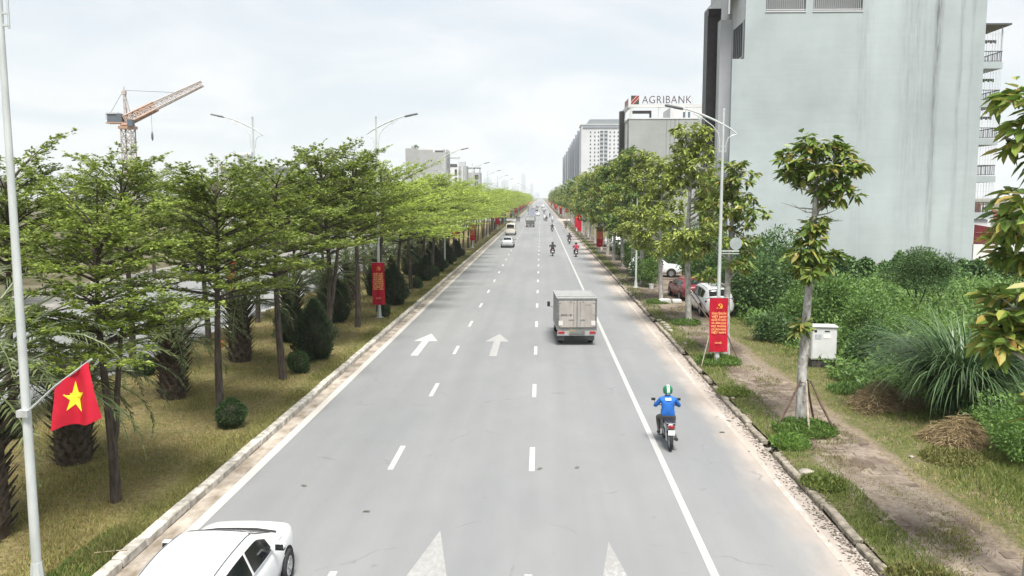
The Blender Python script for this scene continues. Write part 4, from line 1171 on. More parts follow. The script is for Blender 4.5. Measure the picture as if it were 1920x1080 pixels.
def part(name, m, parent, *boxes, smooth=False):
    mb = MB()
    for a, b in boxes: mb.box2(a, b)
    return mb.build(name, m, parent, smooth=smooth)

# ---- big blank grey side wall with openings near the top; facade fins towards the road
gb = tag(empty('apartment_building', (17.9, 75, 0)), 'tall building with a blank streaked pale grey side wall and dark road facade', 'building')
W_, D_, TOP = 20.75, 17.0, 29.5
z0, z1 = 23.35, 25.6          # band of openings near the top
x1, x2, x3, x4 = 1.75, 5.2, 5.85, 10.1
w = part('wall', m_grey_wall, gb,
         ((0, 0, 0), (W_, .3, z0)), ((0, 0, z0), (x1, .3, z1)), ((x2, 0, z0), (x3, .3, z1)), ((x4, 0, z0), (W_, .3, z1)), ((0, 0, z1), (W_, .3, TOP)),
         ((-1.05, 0, 0), (-.002, .3, 19.3)))
part('rear_block', m_grey_fin, gb, ((0.3, 2.2, 0), (W_, D_, TOP - .3)), ((.3, .302, 0), (W_, 2.2, z0 - .1)))
part('roof_slab', m_grey_fin, gb, ((-.1, -.05, TOP), (W_ + .1, D_, TOP + .25)))
for a, b in ((x1, x2), (x3, x4)):
    r_ = part('opening_railing', m_rail_wh, gb, ((a, .06, z0 + 1.25), (b, .12, z0 + 1.32)), ((a, .06, z0 + .12), (b, .12, z0 + .18)),
              *[((a + .1 + k * .165, .07, z0 + .02), (a + .14 + k * .165, .11, z0 + 2.2)) for k in range(int((b - a) / .165))])
    part('sill', m_grey_fin, gb, ((a - .05, -.06, z0 - .09), (b + .05, -.002, z0 - .002)))
part('grey_fin', m_grey_fin, gb, ((-1.1, 5.0, 0), (-.02, 5.35, 23.7)), ((-1.1, 5.352, 0), (-.9, 6.29, 23.7)))
part('dark_fin', m_dark_clad, gb, ((-2.0, 6.6, 0), (-.75, 8.4, 25.0)), ((-2.0, 6.3, 24.4), (-.8, 6.598, 25.0)))
mb = MB()
mb.prism([(-2.0, 24.95), (-.6, 26.5), (.1, 26.9), (.1, 27.05), (-.6, 26.68), (-2.0, 25.15)], 5.9, 'xz', 2.5)
mb.build('sloped_canopy', m_canopy, gb)
part('canopy_post', m_grey_fin, gb, ((-.95, 2.6, 23.7), (-.8, 2.85, 26.2)))
fw = part('window', m_rail_wh, gb, ((-.06, .5, 19.5), (0, 4.6, 19.62)), ((-.06, .5, 22.6), (0, 4.6, 22.72)), ((-.06, .5, 19.62), (0, .62, 22.6)), ((-.06, 4.48, 19.62), (0, 4.6, 22.6)))
part('pane', m_win, fw, ((-.02, .62, 19.62), (.02, 4.48, 22.6)))
for k in range(5): part('mullion', BLACK, fw, ((-.05, 1.2 + .68 * k, 19.62), (-.025, 1.32 + .68 * k, 22.6)))
part('side_wall', m_grey_fin, gb, ((0, .302, 0), (.298, 2.2, 19.4)), ((0, .302, 22.75), (.298, 5.2, TOP)), ((0, 2.2, 0), (.298, 17, 19.4)), ((0, 4.7, 19.402), (.298, 17, 22.748)))
# balconies up the far corner
for k, zc in enumerate((5.7, 9.1, 12.5, 15.9, 19.35)):
    bl = part('balcony', m_grey_wall, gb, ((W_ + .002, 3.0, zc - .55), (W_ + 3.25, 9, zc + .02)))
    part('railing', m_rail, bl, ((W_ + .1, 3.05, zc + .95), (W_ + 3.2, 3.1, zc + 1.02)), ((W_ + .1, 3.05, zc + .1), (W_ + 3.2, 3.1, zc + .15)),
         ((W_ + 3.15, 3.1, zc + .95), (W_ + 3.2, 8.9, zc + 1.02)), *[((W_ + .12 + j * .2, 3.06, zc + .12), (W_ + .155 + j * .2, 3.09, zc + 1.0)) for j in range(16)],
         *[((W_ + 3.16, 3.3 + j * .25, zc + .12), (W_ + 3.19, 3.33 + j * .25, zc + 1.0)) for j in range(22)])
    part('safety_grille', m_rail_wh, bl, *[((W_ + .12 + j * .235, 3.06, zc + 1.02), (W_ + .135 + j * .235, 3.075, zc + 2.85)) for j in range(14)],
         *[((W_ + .1, 3.06, zc + q), (W_ + 3.2, 3.075, zc + q + .015)) for q in (1.5, 2.0, 2.5)], *[((W_ + 3.17, 3.3 + j * .5, zc + 1.02), (W_ + 3.185, 3.315 + j * .5, zc + 2.85)) for j in range(11)])
    if k in (3, 4, 2):
        part('clothes_line', m_shrub_dk if k == 3 else m_rail, bl, *[((W_ + .25 + j * .2, 3.5, zc + 1.75 + .08 * (j % 2)), (W_ + .42 + j * .2, 3.55, zc + 2.05)) for j in range(13)])
part('balcony_roof', m_rail, gb, ((W_ + .002, 2.7, 22.6), (W_ + 3.7, 9, 22.75)))
part('balcony_post', m_rail_wh, gb, ((W_ + 3.1, 3.15, 19.4), (W_ + 3.17, 3.22, 22.6)))
part('lower_block', m_white_wall, gb, ((W_ + .004, 3.2, 0), (W_ + 2.9, 12, 5.1)))
part('window', m_win, gb, ((W_ + .4, 3.15, 2.7), (W_ + 1.2, 3.198, 4.3)))

# lower yard wall with red sheet-metal fence beside the grey building
yw = tag(empty('yard_fence', (38.7, 74.2, 0)), 'dark red sheet-metal fence on a pale wall at the foot of the grey building', 'fence')
part('base_wall', m_white_wall, yw, ((0, 0, 0), (9, .2, 3.0)))
mb = MB(); mb.prism([(0, 3.0), (9, 3.0), (9, 2.95 + .3), (0, 4.75)], .06, 'xz', .03); mb.build('metal_sheet', m_red_tin, yw)
for z in (3.15, 3.55, 4.0): part('rail', mat('red_rail', (.3, .12, .12), .5), yw, ((.1, -.02, z), (min(8.8, 9 * (4.75 - z) / 1.5), .028, z + .05)))
part('post', MATS['red_rail'], yw, ((1.6, -.03, 3.0), (1.68, .025, 4.4)))
# shop sign and small house glimpsed behind the fence
hs = tag(empty('small_house', (46.5, 92, 0)), 'small house with a tall shop sign glimpsed behind the red fence', 'house')
part('wall', m_white_wall, hs, ((-4, 0, 0), (6, 8, 4.6))); part('window', m_win, hs, ((-3, -.04, 1.8), (-1.6, -.002, 3.6))); part('window', m_win, hs, ((-.8, -.04, 2.0), (.6, -.002, 3.4)))
mb = MB(); mb.prism([(-4.4, 4.6), (6.4, 4.6), (1, 6.7)], 8.6, 'xz', -.3); mb.build('roof', mat('rust_roof', (.24, .10, .07), .7, var=.3, scale=2), hs)
sg = part('shop_sign', mat('sign_white', (.62, .63, .64), .5), hs, ((.9, -2.3, 2.2), (2.0, -2.15, 6.3)))
part('sign_panel', mat('sign_dark', (.03, .035, .05), .5), sg, ((1.0, -2.33, 2.4), (1.45, -2.302, 6.1)))
for k in range(4): link_mesh('letter', text_mesh('ABOC'[k], .5, mat('sign_letter', (.55, .6, .68), .5)), sg, (1.22, -2.338, 5.6 - k * .85), (R(90), 0, 0))

# ---- bank building farther on
bk = tag(empty('bank_building', (17.7, 169, -1.35)), 'grey bank building with rooftop letters and red and green emblem', 'building')
part('wall', m_bank_wall, bk, ((0, 0, 0), (24, 16, 24.1)))
part('parapet', m_grey_fin, bk, ((-.1, -.1, 24.102), (24.1, .35, 24.35)), ((-.1, .352, 24.102), (.35, 16, 24.35)))
part('roof_frame', m_white_wall, bk, ((-.2, -.1, 26.4), (24.2, .5, 27.0)), ((-.2, .502, 26.4), (.4, 12, 27.0)), *[((x, -.05, 24.352), (x + .45, .4, 26.398)) for x in (0.2, 5.9, 11.3, 17, 22)], ((0, 11, 24.352), (.4, 11.4, 26.398)))
part('rooftop_room', m_white_wall, bk, ((9, 5, 24.102), (22, 15, 26.9))); part('window', m_winblue, bk, ((11.6, 4.95, 24.7), (13.1, 4.998, 26.0)))
part('rooftop_beam', m_dark_clad, bk, ((.6, 3.2, 25.5), (4.9, 3.6, 26.1)), ((4.5, 3.2, 24.352), (4.9, 3.6, 25.498)))
part('white_fin', m_white_wall, bk, ((-.42, 2, 0), (-.002, 2.5, 23.3))); part('dark_fin', m_dark_clad, bk, ((-1.0, 9, 0), (-.002, 11, 26.6)))
part('side_window', m_win, bk, ((-.05, .6, 16.6), (-.002, 3.4, 20.6))); part('canopy', m_grey_fin, bk, ((-.9, .3, 15.9), (-.002, 4, 16.2)))
lt = link_mesh('sign_letters', text_mesh('AGRIBANK', 2.15, mat('sign_maroon', (.10, .055, .05), .5), .08, 'LEFT', -.015, 1.12), bk, (2.55, -.02, 27.85), (R(90), 0, 0), (.86, 1, 1))
part('sign_rail', STEEL, bk, ((.5, .1, 27.002), (13, .16, 27.06)), *[((x, .1, 27.06), (x + .06, .16, 28.3)) for x in (1.2, 4, 7, 10, 12.6)])
em = part('emblem', mat('emblem_red', (.26, .03, .03), .5), bk, ((.35, -.06, 27.05), (1.95, .02, 28.75)))
mb = MB(); mb.prism([(.35, 27.9), (.35, 28.75), (1.2, 28.75)], -.03, 'xz', -.062); mb.prism([(1.1, 27.05), (1.95, 27.05), (1.95, 27.9)], -.03, 'xz', -.062); mb.build('emblem_corner', mat('emblem_green', (.03, .07, .05), .5), em)
mb = MB(); mb.prism([(.35, 27.5), (1.55, 28.75), (1.68, 28.75), (.35, 27.36)], -.03, 'xz', -.066); mb.prism([(.62, 27.05), (.75, 27.05), (1.95, 28.3), (1.95, 28.43)], -.03, 'xz', -.066)
mb.build('emblem_stripe', mat('emblem_pale', (.6, .55, .5), .5), em)
part('side_sign', mat('side_sign', (.34, .16, .15), .6), bk, ((-.12, 1.0, 27.1), (-.05, 8, 28.3)))

# ---- long white apartment tower
tw = tag(empty('apartment_tower', (29.0, 600, 0)), 'white high-rise apartment slab with rows of small windows behind the bank', 'tower')
m_tower = wall_mat('tower_white', (0.62, 0.63, 0.65), (.45, .45, .45), .2, .15)
m_tower_rib = mat('tower_rib', (0.20, 0.22, 0.26), .8, var=.1, scale=.3)
part('wall', m_tower, tw, ((0, 0, 0), (36, 26, 58.5)))
part('cornice', m_tower_rib, tw, ((1, -.5, 56.2), (34.5, -.002, 57.3)))
mb = MB(); mb.prism([(3, 58.7), (33, 58.7), (30, 62.6), (6, 62.6)], 20, 'xz', 2); mb.build('roof', mat('tower_roof', (.20, .22, .23), .7), tw)
part('roof_edge', m_tower, tw, ((-.6, -.6, 58.502), (36.6, 26, 59.0)))
wm = MB().box2((-.45, -.18, -.55), (.45, -.002, .55)).mesh('window', m_win)
for r_ in range(18):
    z = 5 + 2.84 * r_
    for x in (6.6, 9.7, 12.3, 20.6, 23.6, 26.4, 29.0):
        link_mesh('window', wm, tw, (x, 0, z))
rec = MB(); rec.box2((-1.15, -.10, -1.05), (1.15, -.002, 1.0)); recm = rec.mesh('loggia', m_win)
rl = MB().box2((-1.2, -.3, -1.2), (1.2, -.104, -.35)).mesh('loggia_rail', mat('loggia_rail', (.36, .38, .40), .7))
for r_ in range(18):
    for x in (14.6, 17.6):
        o = link_mesh('loggia', recm, tw, (x, 0, 5 + 2.84 * r_)); link_mesh('loggia_rail', rl, o)
ribs = [(1080, 1), (1076, 0), (1072, 1), (1069, 0), (1066, 1), (1063, 0), (1059, 1), (1055.5, 0), (1053, 1)]
yp = 26.0
for k, (xp, dk) in enumerate(ribs):
    yk = 11088 / (7.2 * (xp - 1012) / 29.0) - 600
    part('wing', m_tower, tw, ((.9, yp, 0), (30, yk - 3.5, 57.5 - .6 * (k % 2)))) if yk - 3.5 > yp else None
    part('stair_fin', m_tower_rib, tw, ((-.4, yk - 3.498, 0), (30, yk + 3.0, 58.6)))
    yp = yk + 3.002
lw = tag(empty('low_hall', (26, 330, 0)), 'low white flat-roofed hall in front of the apartment tower', 'building')
part('wall', m_white_wall, lw, ((-9.5, 0, 0), (6, 20, 13.6))); part('parapet', m_rail_wh, lw, ((-9.7, -.2, 13.602), (6.2, 20, 14.0)))

# ---- buildings across the opposite road
fb = tag(empty('row_building', (-38, 335, 0)), 'plain grey six-storey building end wall above the bright trees', 'building')
part('wall', m_far_wall, fb, ((-16.5, 0, 0), (0, 14, 25.0)))
part('parapet', m_far_wall, fb, ((-16.5, 0, 25.002), (-11.5, .4, 26.6)), ((-11.498, 0, 25.002), (-5.4, .4, 26.0)), ((-16.5, .402, 25.002), (-16.1, 14, 26.6)))
part('roof_frame', m_white_wall, fb, ((-11.5, .0, 26.002), (0, .35, 26.5)), ((-.5, .352, 25.002), (0, 14, 26.2)), ((-.5, 0, 25.002), (-.1, .35, 26.0)))
part('roof_room', m_rail, fb, ((-5, 3, 25.002), (-1, 8, 25.9)))
wt = MB().lathe([(.1, 0), (.9, .1), (.9, 1.4), (.2, 1.6)], 12, (-13.6, 3, 26.4)); wt.build('water_tank', STEEL, fb, smooth=True)
link_mesh('roof_plant', bush_mesh(190, [(0, 0, .8, .8, .9)], 300, .4, m_shrub_dk), fb, (-12.3, 2, 26.2))
part('side_window', m_win, fb, *[((.002, 2 + 5 * j, 2.5 + 3.3 * k), (.06, 4 + 5 * j, 4.3 + 3.3 * k)) for j in range(2) for k in range(7)])
fb2 = tag(empty('row_building', (-38, 372, 0)), 'narrow pale row house with dark balcony windows past the plain end wall', 'building')
part('wall', m_white_wall, fb2, ((-9, 0, 0), (1.2, 10, 20.5))); part('roof_terrace', m_rail, fb2, ((-7, -.1, 20.502), (.6, .1, 21.8))); part('roof_frame', m_white_wall, fb2, ((-7, .2, 24.6), (1.2, 8, 25.0)), ((.8, .2, 20.502), (1.2, .5, 24.6)), ((-7, .2, 20.502), (-6.6, .5, 24.6)))
for k in range(5): part('window', m_win, fb2, ((1.202, 1, 3 + 3.5 * k), (1.3, 8, 5.2 + 3.5 * k)))
for k in range(5): part('window', m_win, fb2, ((-.5, -.1, 3 + 3.5 * k), (.5, -.002, 5.4 + 3.5 * k)))
fb3 = tag(empty('row_building', (-37.5, 400, 0)), 'grey narrow row house in the middle of the far row', 'building')
part('wall', m_bank_wall, fb3, ((-8, 0, 0), (1.8, 10, 22))); part('water_tank', STEEL, fb3, ((-2, 2, 22.002), (1, 5, 24)))
part('white_trim', m_white_wall, fb3, ((-.6, -.15, 0), (-.1, -.002, 22)))
fb4 = tag(empty('row_building', (-36.5, 440, 0)), 'far weathered row house with rooftop pergola beside the bright trees', 'building')
part('wall', m_far_wall, fb4, ((-6, 0, 0), (4.5, 10, 20))); part('roof_frame', m_rail, fb4, ((-6, 0, 22.2), (4.5, 6, 22.6)), *[((x, 0, 20.002), (x + .4, .4, 22.2)) for x in (-6, -3, 1, 4.1)])
for k in range(5): part('window', m_win, fb4, ((1.6, -.1, 3 + 3.4 * k), (3.4, -.002, 5.2 + 3.4 * k)))
wh = tag(empty('villa', (-38.5, 112, 0)), 'white villa roof with a steel water tank above the trees', 'house')
part('wall', m_white_wall, wh, ((-4.5, 0, 0), (3, 9, 11.0))); part('roof_slab', m_white_wall, wh, ((-5, -.6, 11.002), (3.6, 9.5, 11.3))); part('window', m_win, wh, ((-3.2, -.05, 9.4), (-1.4, -.002, 10.7)), ((.2, -.05, 9.4), (1.8, -.002, 10.7)))
MB().lathe([(.05, -1.0), (.6, -.95), (.6, .95), (.05, 1.0)], 14, (-1.6, 1.5, 12.7), 'x').build('water_tank', mat('tank_steel', (.5, .52, .53), .35, metal=.6), wh, smooth=True)
part('tank_stand', STEEL, wh, ((-2.5, 1.0, 11.302), (-2.4, 2.0, 12.2)), ((-.8, 1.0, 11.302), (-.7, 2.0, 12.2)))

# ---- distant towers in the haze
m_haze_b = mat('hazed_concrete', (.36, .40, .44), .9)  # haze put into the colour: paler and bluer than bare concrete
m_haze_w = mat('hazed_windows', (.24, .27, .31), .5)  # window bands paled likewise, with haze mixed into their colour
sky_b = [(975.5, 984, 328, 2300, 'tallest slim tower straight down the road, in thick haze'), (992, 998.5, 346, 2300, 'shorter slim tower right of the tallest one, in haze'),
         (905, 920, 336, 2000, 'broad hazy tower block nearest the row houses'), (922, 934, 345, 2100, 'low hazy tower block between two broad ones'), (938, 952, 340, 2150, 'broad hazy tower block above the bright trees'),
         (447, 462, 322, 1900, 'left one of a pair of faint towers behind the median trees'), (464, 480, 320, 1900, 'right one of a pair of faint towers behind the median trees'), (1000, 1010, 362, 2400, 'low faint block at the very end of the road'), (958, 970, 352, 2200, 'squat faint block left of the tallest tower')]
for (xa, xb, yt, Y, lb) in sky_b:
    Y *= 2.2; k = 7.2 / (11088 / Y)
    X0, X1 = (xa - 1012) * k, (xb - 1012) * k; Hh = 7.2 + (372 - yt) * k
    e = tag(empty('distant_tower', ((X0 + X1) / 2, Y, 0)), lb, 'tower', 'distant towers in the haze')
    w2 = (X1 - X0) / 2
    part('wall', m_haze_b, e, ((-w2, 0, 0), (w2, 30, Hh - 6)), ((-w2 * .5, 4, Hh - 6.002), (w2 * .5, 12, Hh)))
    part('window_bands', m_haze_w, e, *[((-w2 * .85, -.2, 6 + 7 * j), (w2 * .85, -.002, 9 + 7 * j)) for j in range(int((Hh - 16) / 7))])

# ---- luffing tower crane
m_crane = mat('crane_orange', (.40, .24, .16), .6, var=.2, scale=.4)
m_crane_g = mat('crane_hazed', (.42, .37, .34), .6, var=.15, scale=.4)  # lattice paled to grey-beige: haze and backlight are in the colour
m_crane_d = mat('crane_dark', (.09, .11, .13), .6)
cr = tag(empty('tower_crane', (-100.3, 203.4, -2.4)), 'orange luffing tower crane with raised lattice boom above the trees', 'crane')
def lattice(mb, a, b, w0, w1, n, r, tri=False):
    a, b = Vector(a), Vector(b); ax = (b - a).normalized()
    u = ax.cross(Vector((0, 1, 0))); u = u.normalized() if u.length > .1 else Vector((1, 0, 0)); v = ax.cross(u).normalized()
    def cs(t_):
        w_ = w0 + (w1 - w0) * t_; c = a + (b - a) * t_
        return [c + u * sx * w_ / 2 + v * sy * w_ / 2 for sx, sy in ((-1, -1), (1, -1), (1, 1), (-1, 1))]
    for q in range(4): mb.tube([cs(0)[q], cs(1)[q]], r, 5)
    for k in range(n):
        c0, c1 = cs(k / n), cs((k + 1) / n)
        for q in range(4):
            q2 = (q + 1) % 4
            mb.tube([c0[q], c1[q2]], r * .55, 4, caps=False); mb.tube([c0[q2], c1[q]], r * .5, 4, caps=False)
            mb.tube([c0[q], c0[q2]], r * .55, 4, caps=False)
mb = MB(); lattice(mb, (0, 0, 0), (0, 0, 26), 2.4, 2.4, 10, .17); mb.build('mast', m_crane_g, cr)
mb = MB(); mb.box((0, 0, 26.3), (3.4, 3.0, .7)); mb.lathe([(1.5, 26.6), (1.7, 26.9), (1.5, 27.2)], 12); mb.build('slewing_ring', m_crane, cr)
mb = MB(); lattice(mb, (-.2, 0, 28.2), (16.8, 5, 37.4), 1.9, 1.15, 15, .13); mb.build('boom', m_crane_g, cr)
mb = MB(); lattice(mb, (-.4, 0, 27.9), (6.2, 2.0, 31.6), 2.0, 1.85, 5, .2); mb.build('boom_foot', m_crane, cr)
mb = MB()
for s in (-.7, .7): mb.tube([(-.3, s, 27), (-.6, s * .4, 34.5)], .14, 5); mb.tube([(1.0, s, 27.4), (-.4, s * .4, 34.4)], .14, 5)
for z in (29, 31, 33): mb.box((-.35 + (z - 28) * .02, 0, z), (.9 - (z - 28) * .1, 1.2, .12))
mb.box((-.5, 0, 34.6), (.9, .9, .9)); mb.tube([(-.5, 0, 35), (-.5, 0, 36.2)], [.25, .08], 5); mb.build('a_frame', m_crane_g, cr)
mb = MB(); mb.box((-2.6, 0, 27.4), (4.4, 2.4, .3)); mb.build('counter_deck', m_crane, cr)
mb = MB(); mb.box((-3.2, 0, 28.4), (2.6, 2.2, 2.2), None, .9); mb.box((-1.4, -.4, 28.5), (1.2, 1.6, 1.9)); mb.build('machinery_house', m_crane_d, cr)
mb = MB(); mb.box((-3.2, -.02, 29.65), (2.8, 2.4, .3)); mb.box((-4.6, 0, 28.9), (.4, 2.2, 1.4)); mb.build('machinery_roof', mat('crane_grey', (.4, .42, .43), .6), cr)
mb = MB(); mb.box((1.4, -1.2, 27.3), (1.3, 1.2, 1.6)); mb.build('cab', m_crane_d, cr)
mb = MB(); mb.tube([(-.5, 0, 35.2), (11.6, 3.4, 35.0)], .05, 4); mb.tube([(-.6, 0, 35.2), (-4.6, 0, 29)], .05, 4); mb.build('pendant_rope', m_crane_d, cr)
mb = MB(); mb.tube([(5.2, 1.6, 30.6), (5.2, 1.6, 25.5)], .04, 4); mb.lathe([(.05, 23.2), (.28, 23.8), (.28, 24.8), (.05, 25.6)], 8, (5.2, 1.6, 0)); mb.build('hoist_block', m_crane_d, cr)

# ================================================================ LAMP POSTS, BANNERS, FLAGS
m_pole = mat('lamp_pole', (.50, .53, .52), .45, metal=.15, var=.12, scale=5, stretch=(1, 1, .3))
m_led = mat('lamp_grey', (.16, .17, .18), .5)
def lamp_parts(H, s):
    """s = +1 arm reaches towards +X, -1 towards -X."""
    out = []
    mb = MB(); mb.tube([(0, 0, 0.02), (0, 0, H * .5), (0, 0, H)], [.088, .07, .045], 10); out.append(('pole', mb.mesh('pole', m_pole, True)))
    mb = MB(); mb.bbox((0, 0, .02), (.42, .42, .04), .01); mb.tube([(0, 0, .04), (0, 0, .55)], [.14, .095], 8); out.append(('base_plate', mb.mesh('base_plate', m_pole)))
    arm = [(-.57, -1.0), (-.28, -.78), (0, -.62), (.4, -.42), (.9, -.2), (1.4, -.02), (1.75, .06)]
    mb = MB(); mb.tube([(x * s, 0, H + z) for x, z in arm], [.028, .034, .04, .042, .04, .036, .03], 7); mb.tube([(0, 0, H - .05), (0, 0, H + .04)], .06, 8); out.append(('arm', mb.mesh('arm', m_pole, True)))
    for pts in ([(.14, -1.75), (.14, -1.25), (.22, -.95), (.42, -.68), (.8, -.4), (1.25, -.16)], [(-.13, -1.75), (-.13, -1.4), (-.22, -1.15), (-.4, -1.05), (-.57, -1.02)]):
        mb = MB(); mb.tube([(x * s, 0, H + z) for x, z in pts], .02, 6)
        for z in (-1.7, -1.5): mb.box((pts[0][0] * s * .5, 0, H + z), (.16, .04, .03))
        out.append(('brace', mb.mesh('brace', m_pole, True)))
    mb = MB(); mb.tube([(.95 * s + .09 * math.cos(a), 0, H - .33 + .09 * math.sin(a)) for a in [k * .5236 for k in range(13)]], .014, 5); out.append(('ring', mb.mesh('ring', m_pole)))
    rot = Matrix.Rotation(-s * R(11), 3, 'Y')
    mb = MB(); mb.bbox((2.05 * s, 0, H + .11), (.72, .26, .09), .03, rot); mb.bbox((1.85 * s, 0, H + .05), (.4, .18, .08), .02, rot); out.append(('lamp_head', mb.mesh('lamp_head', m_led)))
    return out
LP_L, LP_F, LP_R, LP_S = lamp_parts(11.6, 1), lamp_parts(11.6, -1), lamp_parts(10.65, -1), lamp_parts(7.0, -1)[:2]
def lamp(parts_, x, y, z, label, group):
    e = tag(empty('lamp_post', (x, y, z)), label, 'lamp post', group)
    for nm, me in parts_: link_mesh(nm, me, e)
    return e

m_cloth = mat('red_cloth', (.43, .010, .028), .6, var=.12, scale=2.5, spec=.25)
m_gold = mat('gold_print', (.85, .50, .06), .6)
m_goldred = mat('pale_gold_print', (.85, .42, .16), .6)
def banner_mesh(w, h, seed):
    rg = random.Random(seed); ph = rg.uniform(0, 6)
    mb = MB()
    def fn(u, v): return (-w / 2 + w * u + .012 * math.sin(v * 5 + ph), -.13 - .018 * math.sin(u * 9 + v * 3 + ph) - .02 * math.sin(v * 6.3 + ph), h * v)
    mb.grid(fn, 10, 24)
    n = len(mb.v); mb.v += [(x, y + .006, z) for x, y, z in mb.v]
    mb.f += [[i + n for i in f][::-1] for f in mb.f]; mb.m = [0] * len(mb.f)
    return mb.mesh('cloth', m_cloth, True)
def emblem_mesh(s):
    mb = MB()
    arc_o = [(math.cos(a) * s, math.sin(a) * s) for a in [R(120 - 17.0 * k) for k in range(15)]]
    arc_i = [(math.cos(a) * s * (.96 - .26 * math.sin(math.pi * k / 14)) - .02 * s, math.sin(a) * s * (.96 - .26 * math.sin(math.pi * k / 14)) + .05 * s) for k, a in enumerate([R(120 - 17.0 * k) for k in range(15)])]
    for k in range(14):
        mb.prism([arc_o[k], arc_o[k + 1], arc_i[k + 1], arc_i[k]], -.004, 'xz', 0)
    mb.prism([(-.62 * s, -.62 * s), (-1.12 * s, -1.1 * s), (-1.28 * s, -.95 * s), (-.78 * s, -.47 * s)], -.004, 'xz', 0)
    mb.prism([(.78 * s, -.98 * s), (.98 * s, -.78 * s), (-.28 * s, .50 * s), (-.46 * s, .32 * s)], -.004, 'xz', -.005)
    mb.prism([(-.80 * s, .36 * s), (-.52 * s, .08 * s), (.06 * s, .62 * s), (-.28 * s, .86 * s)], -.004, 'xz', -.005)
    return mb.mesh('emblem', m_gold)
EMB = emblem_mesh(.105)
def banner(x, y, z, label, lines, w=.78, h=2.27, group='red slogan banners on lamp posts', seed=1, foot=''):
    e = tag(empty('slogan_banner', (x, y, z)), label, 'banner', group)
    link_mesh('cloth', banner_mesh(w, h, seed), e)
    mb = MB(); mb.box((0, -.13, h + .01), (w + .06, .03, .03)); mb.build('top_bar', STEEL, e)
    MB().box((0, -.13, -.01), (w + .06, .03, .03)).build('bottom_bar', m_cloth, e)
    link_mesh('emblem', EMB, e, (.03, -.178, h - .34))
    if lines:
        step = min(.135, 1.0 / len(lines)); z0 = h - .66
        for k, tline in enumerate(lines):
            me = text_mesh(tline, .118, m_goldred, 0, 'CENTER', .004)
            wd = max(.01, max(v.co.x for v in me.vertices) - min(v.co.x for v in me.vertices)); sc_ = min(1.25, (w * .80) / wd)
            link_mesh('text_line', me, e, (0, -.178, z0 - k * step), (R(90), 0, 0), (sc_, 1, 1))
        link_mesh('text_line', text_mesh('HÀ NỘI', .09, m_goldred, 0, 'CENTER', .003), e, (0, -.178, .36), (R(90), 0, 0), (.9, 1, 1))
    return e
SLOG_R = ['ĐẢNG CỘNG SẢN', 'VIỆT NAM', 'NGƯỜI TỔ CHỨC', 'VÀ LÃNH ĐẠO', 'MỌI THẮNG', 'LỢI CÁCH MẠNG', 'VIỆT NAM']
SLOG_L = ['NHIỆT LIỆT', 'CHÀO MỪNG', 'ĐẠI HỘI', 'ĐẠI BIỂU', 'ĐẢNG BỘ', 'THÀNH PHỐ HÀ NỘI', 'LẦN THỨ', 'NHIỆM KỲ', '2020 - 2025']

def star_mesh(r, m):
    mb = MB(); pts = []
    for k in range(10):
        a = R(90 + 36 * k); q = r if k % 2 == 0 else r * .40
        pts.append((math.cos(a) * q, math.sin(a) * q))
    mb.v = [(0, -.003, 0)] + [(px, 0, pz) for px, pz in pts]
    mb.f = [[0, 1 + k, 1 + (k + 1) % 10] for k in range(10)]; mb.m = [0] * 10
    return mb.mesh('star', m)
STAR = star_mesh(.235, mat('star_yellow', (.88, .66, .03), .6))
def flag_meshes():
    # staff leans out from the pole; the cloth hangs below it in loose folds
    def fn(u, v):        # u along staff, v down
        top = Vector((.62 + .62 * u, -.14, 3.80 + .44 * u)); bot = Vector((.60 + .84 * u, -.14, 3.04 + .20 * u))
        p = top.lerp(bot, v); p.y += -.085 * math.sin(u * 8 + v * 1.6) * (.25 + v) - .06 * v + .02 * math.sin(u * 13); p.z += .03 * v * math.sin(u * 7); return tuple(p)
    mb = MB(); mb.grid(fn, 18, 14); n = len(mb.v); mb.v += [(x, y + .005, z) for x, y, z in mb.v]; mb.f += [[i + n for i in f][::-1] for f in mb.f]; mb.m = [0] * len(mb.f)
    st = MB(); st.tube([(.02, -.1, 3.28), (.62, -.14, 3.80), (1.30, -.14, 4.285)], .018, 7)
    br = MB(); br.box((0, -.08, 3.3), (.2, .12, .12))
    # the star lies on the cloth, following its folds
    sm = MB(); pts = [(.49, .47)]
    for k in range(10):
        a = R(78 + 36 * k); q = .24 if k % 2 == 0 else .096
        pts.append((.49 + math.cos(a) * q * 1.15, .47 - math.sin(a) * q * 1.32))
    mid = [((pts[0][0] + p[0]) / 2, (pts[0][1] + p[1]) / 2) for p in pts[1:]]
    for (u, v) in pts + mid:
        p = fn(u, v); sm.v.append((p[0], p[1] - .008, p[2]))
    for k in range(10):
        k2 = (k + 1) % 10
        sm.f.append([0, 11 + k, 11 + k2]); sm.f.append([11 + k, 1 + k, 1 + k2, 11 + k2]); sm.m += [0, 0]
    return mb.mesh('cloth', m_cloth, True), st.mesh('staff', STEEL), br.mesh('bracket', STEEL), sm.mesh('star', mat('star_yellow', (.88, .66, .03), .6))
FL = flag_meshes()
def flag(x, y, z, label, s=1.0, mirror=1):
    e = tag(empty('flag', (x, y, z)), label, 'flag', 'red flags with yellow star on lamp posts')
    c = link_mesh('cloth', FL[0], e); link_mesh('star', FL[3], c); link_mesh('staff', FL[1], e); link_mesh('bracket', FL[2], e)
    if mirror < 0: e.scale = (-1, 1, 1)
    return e

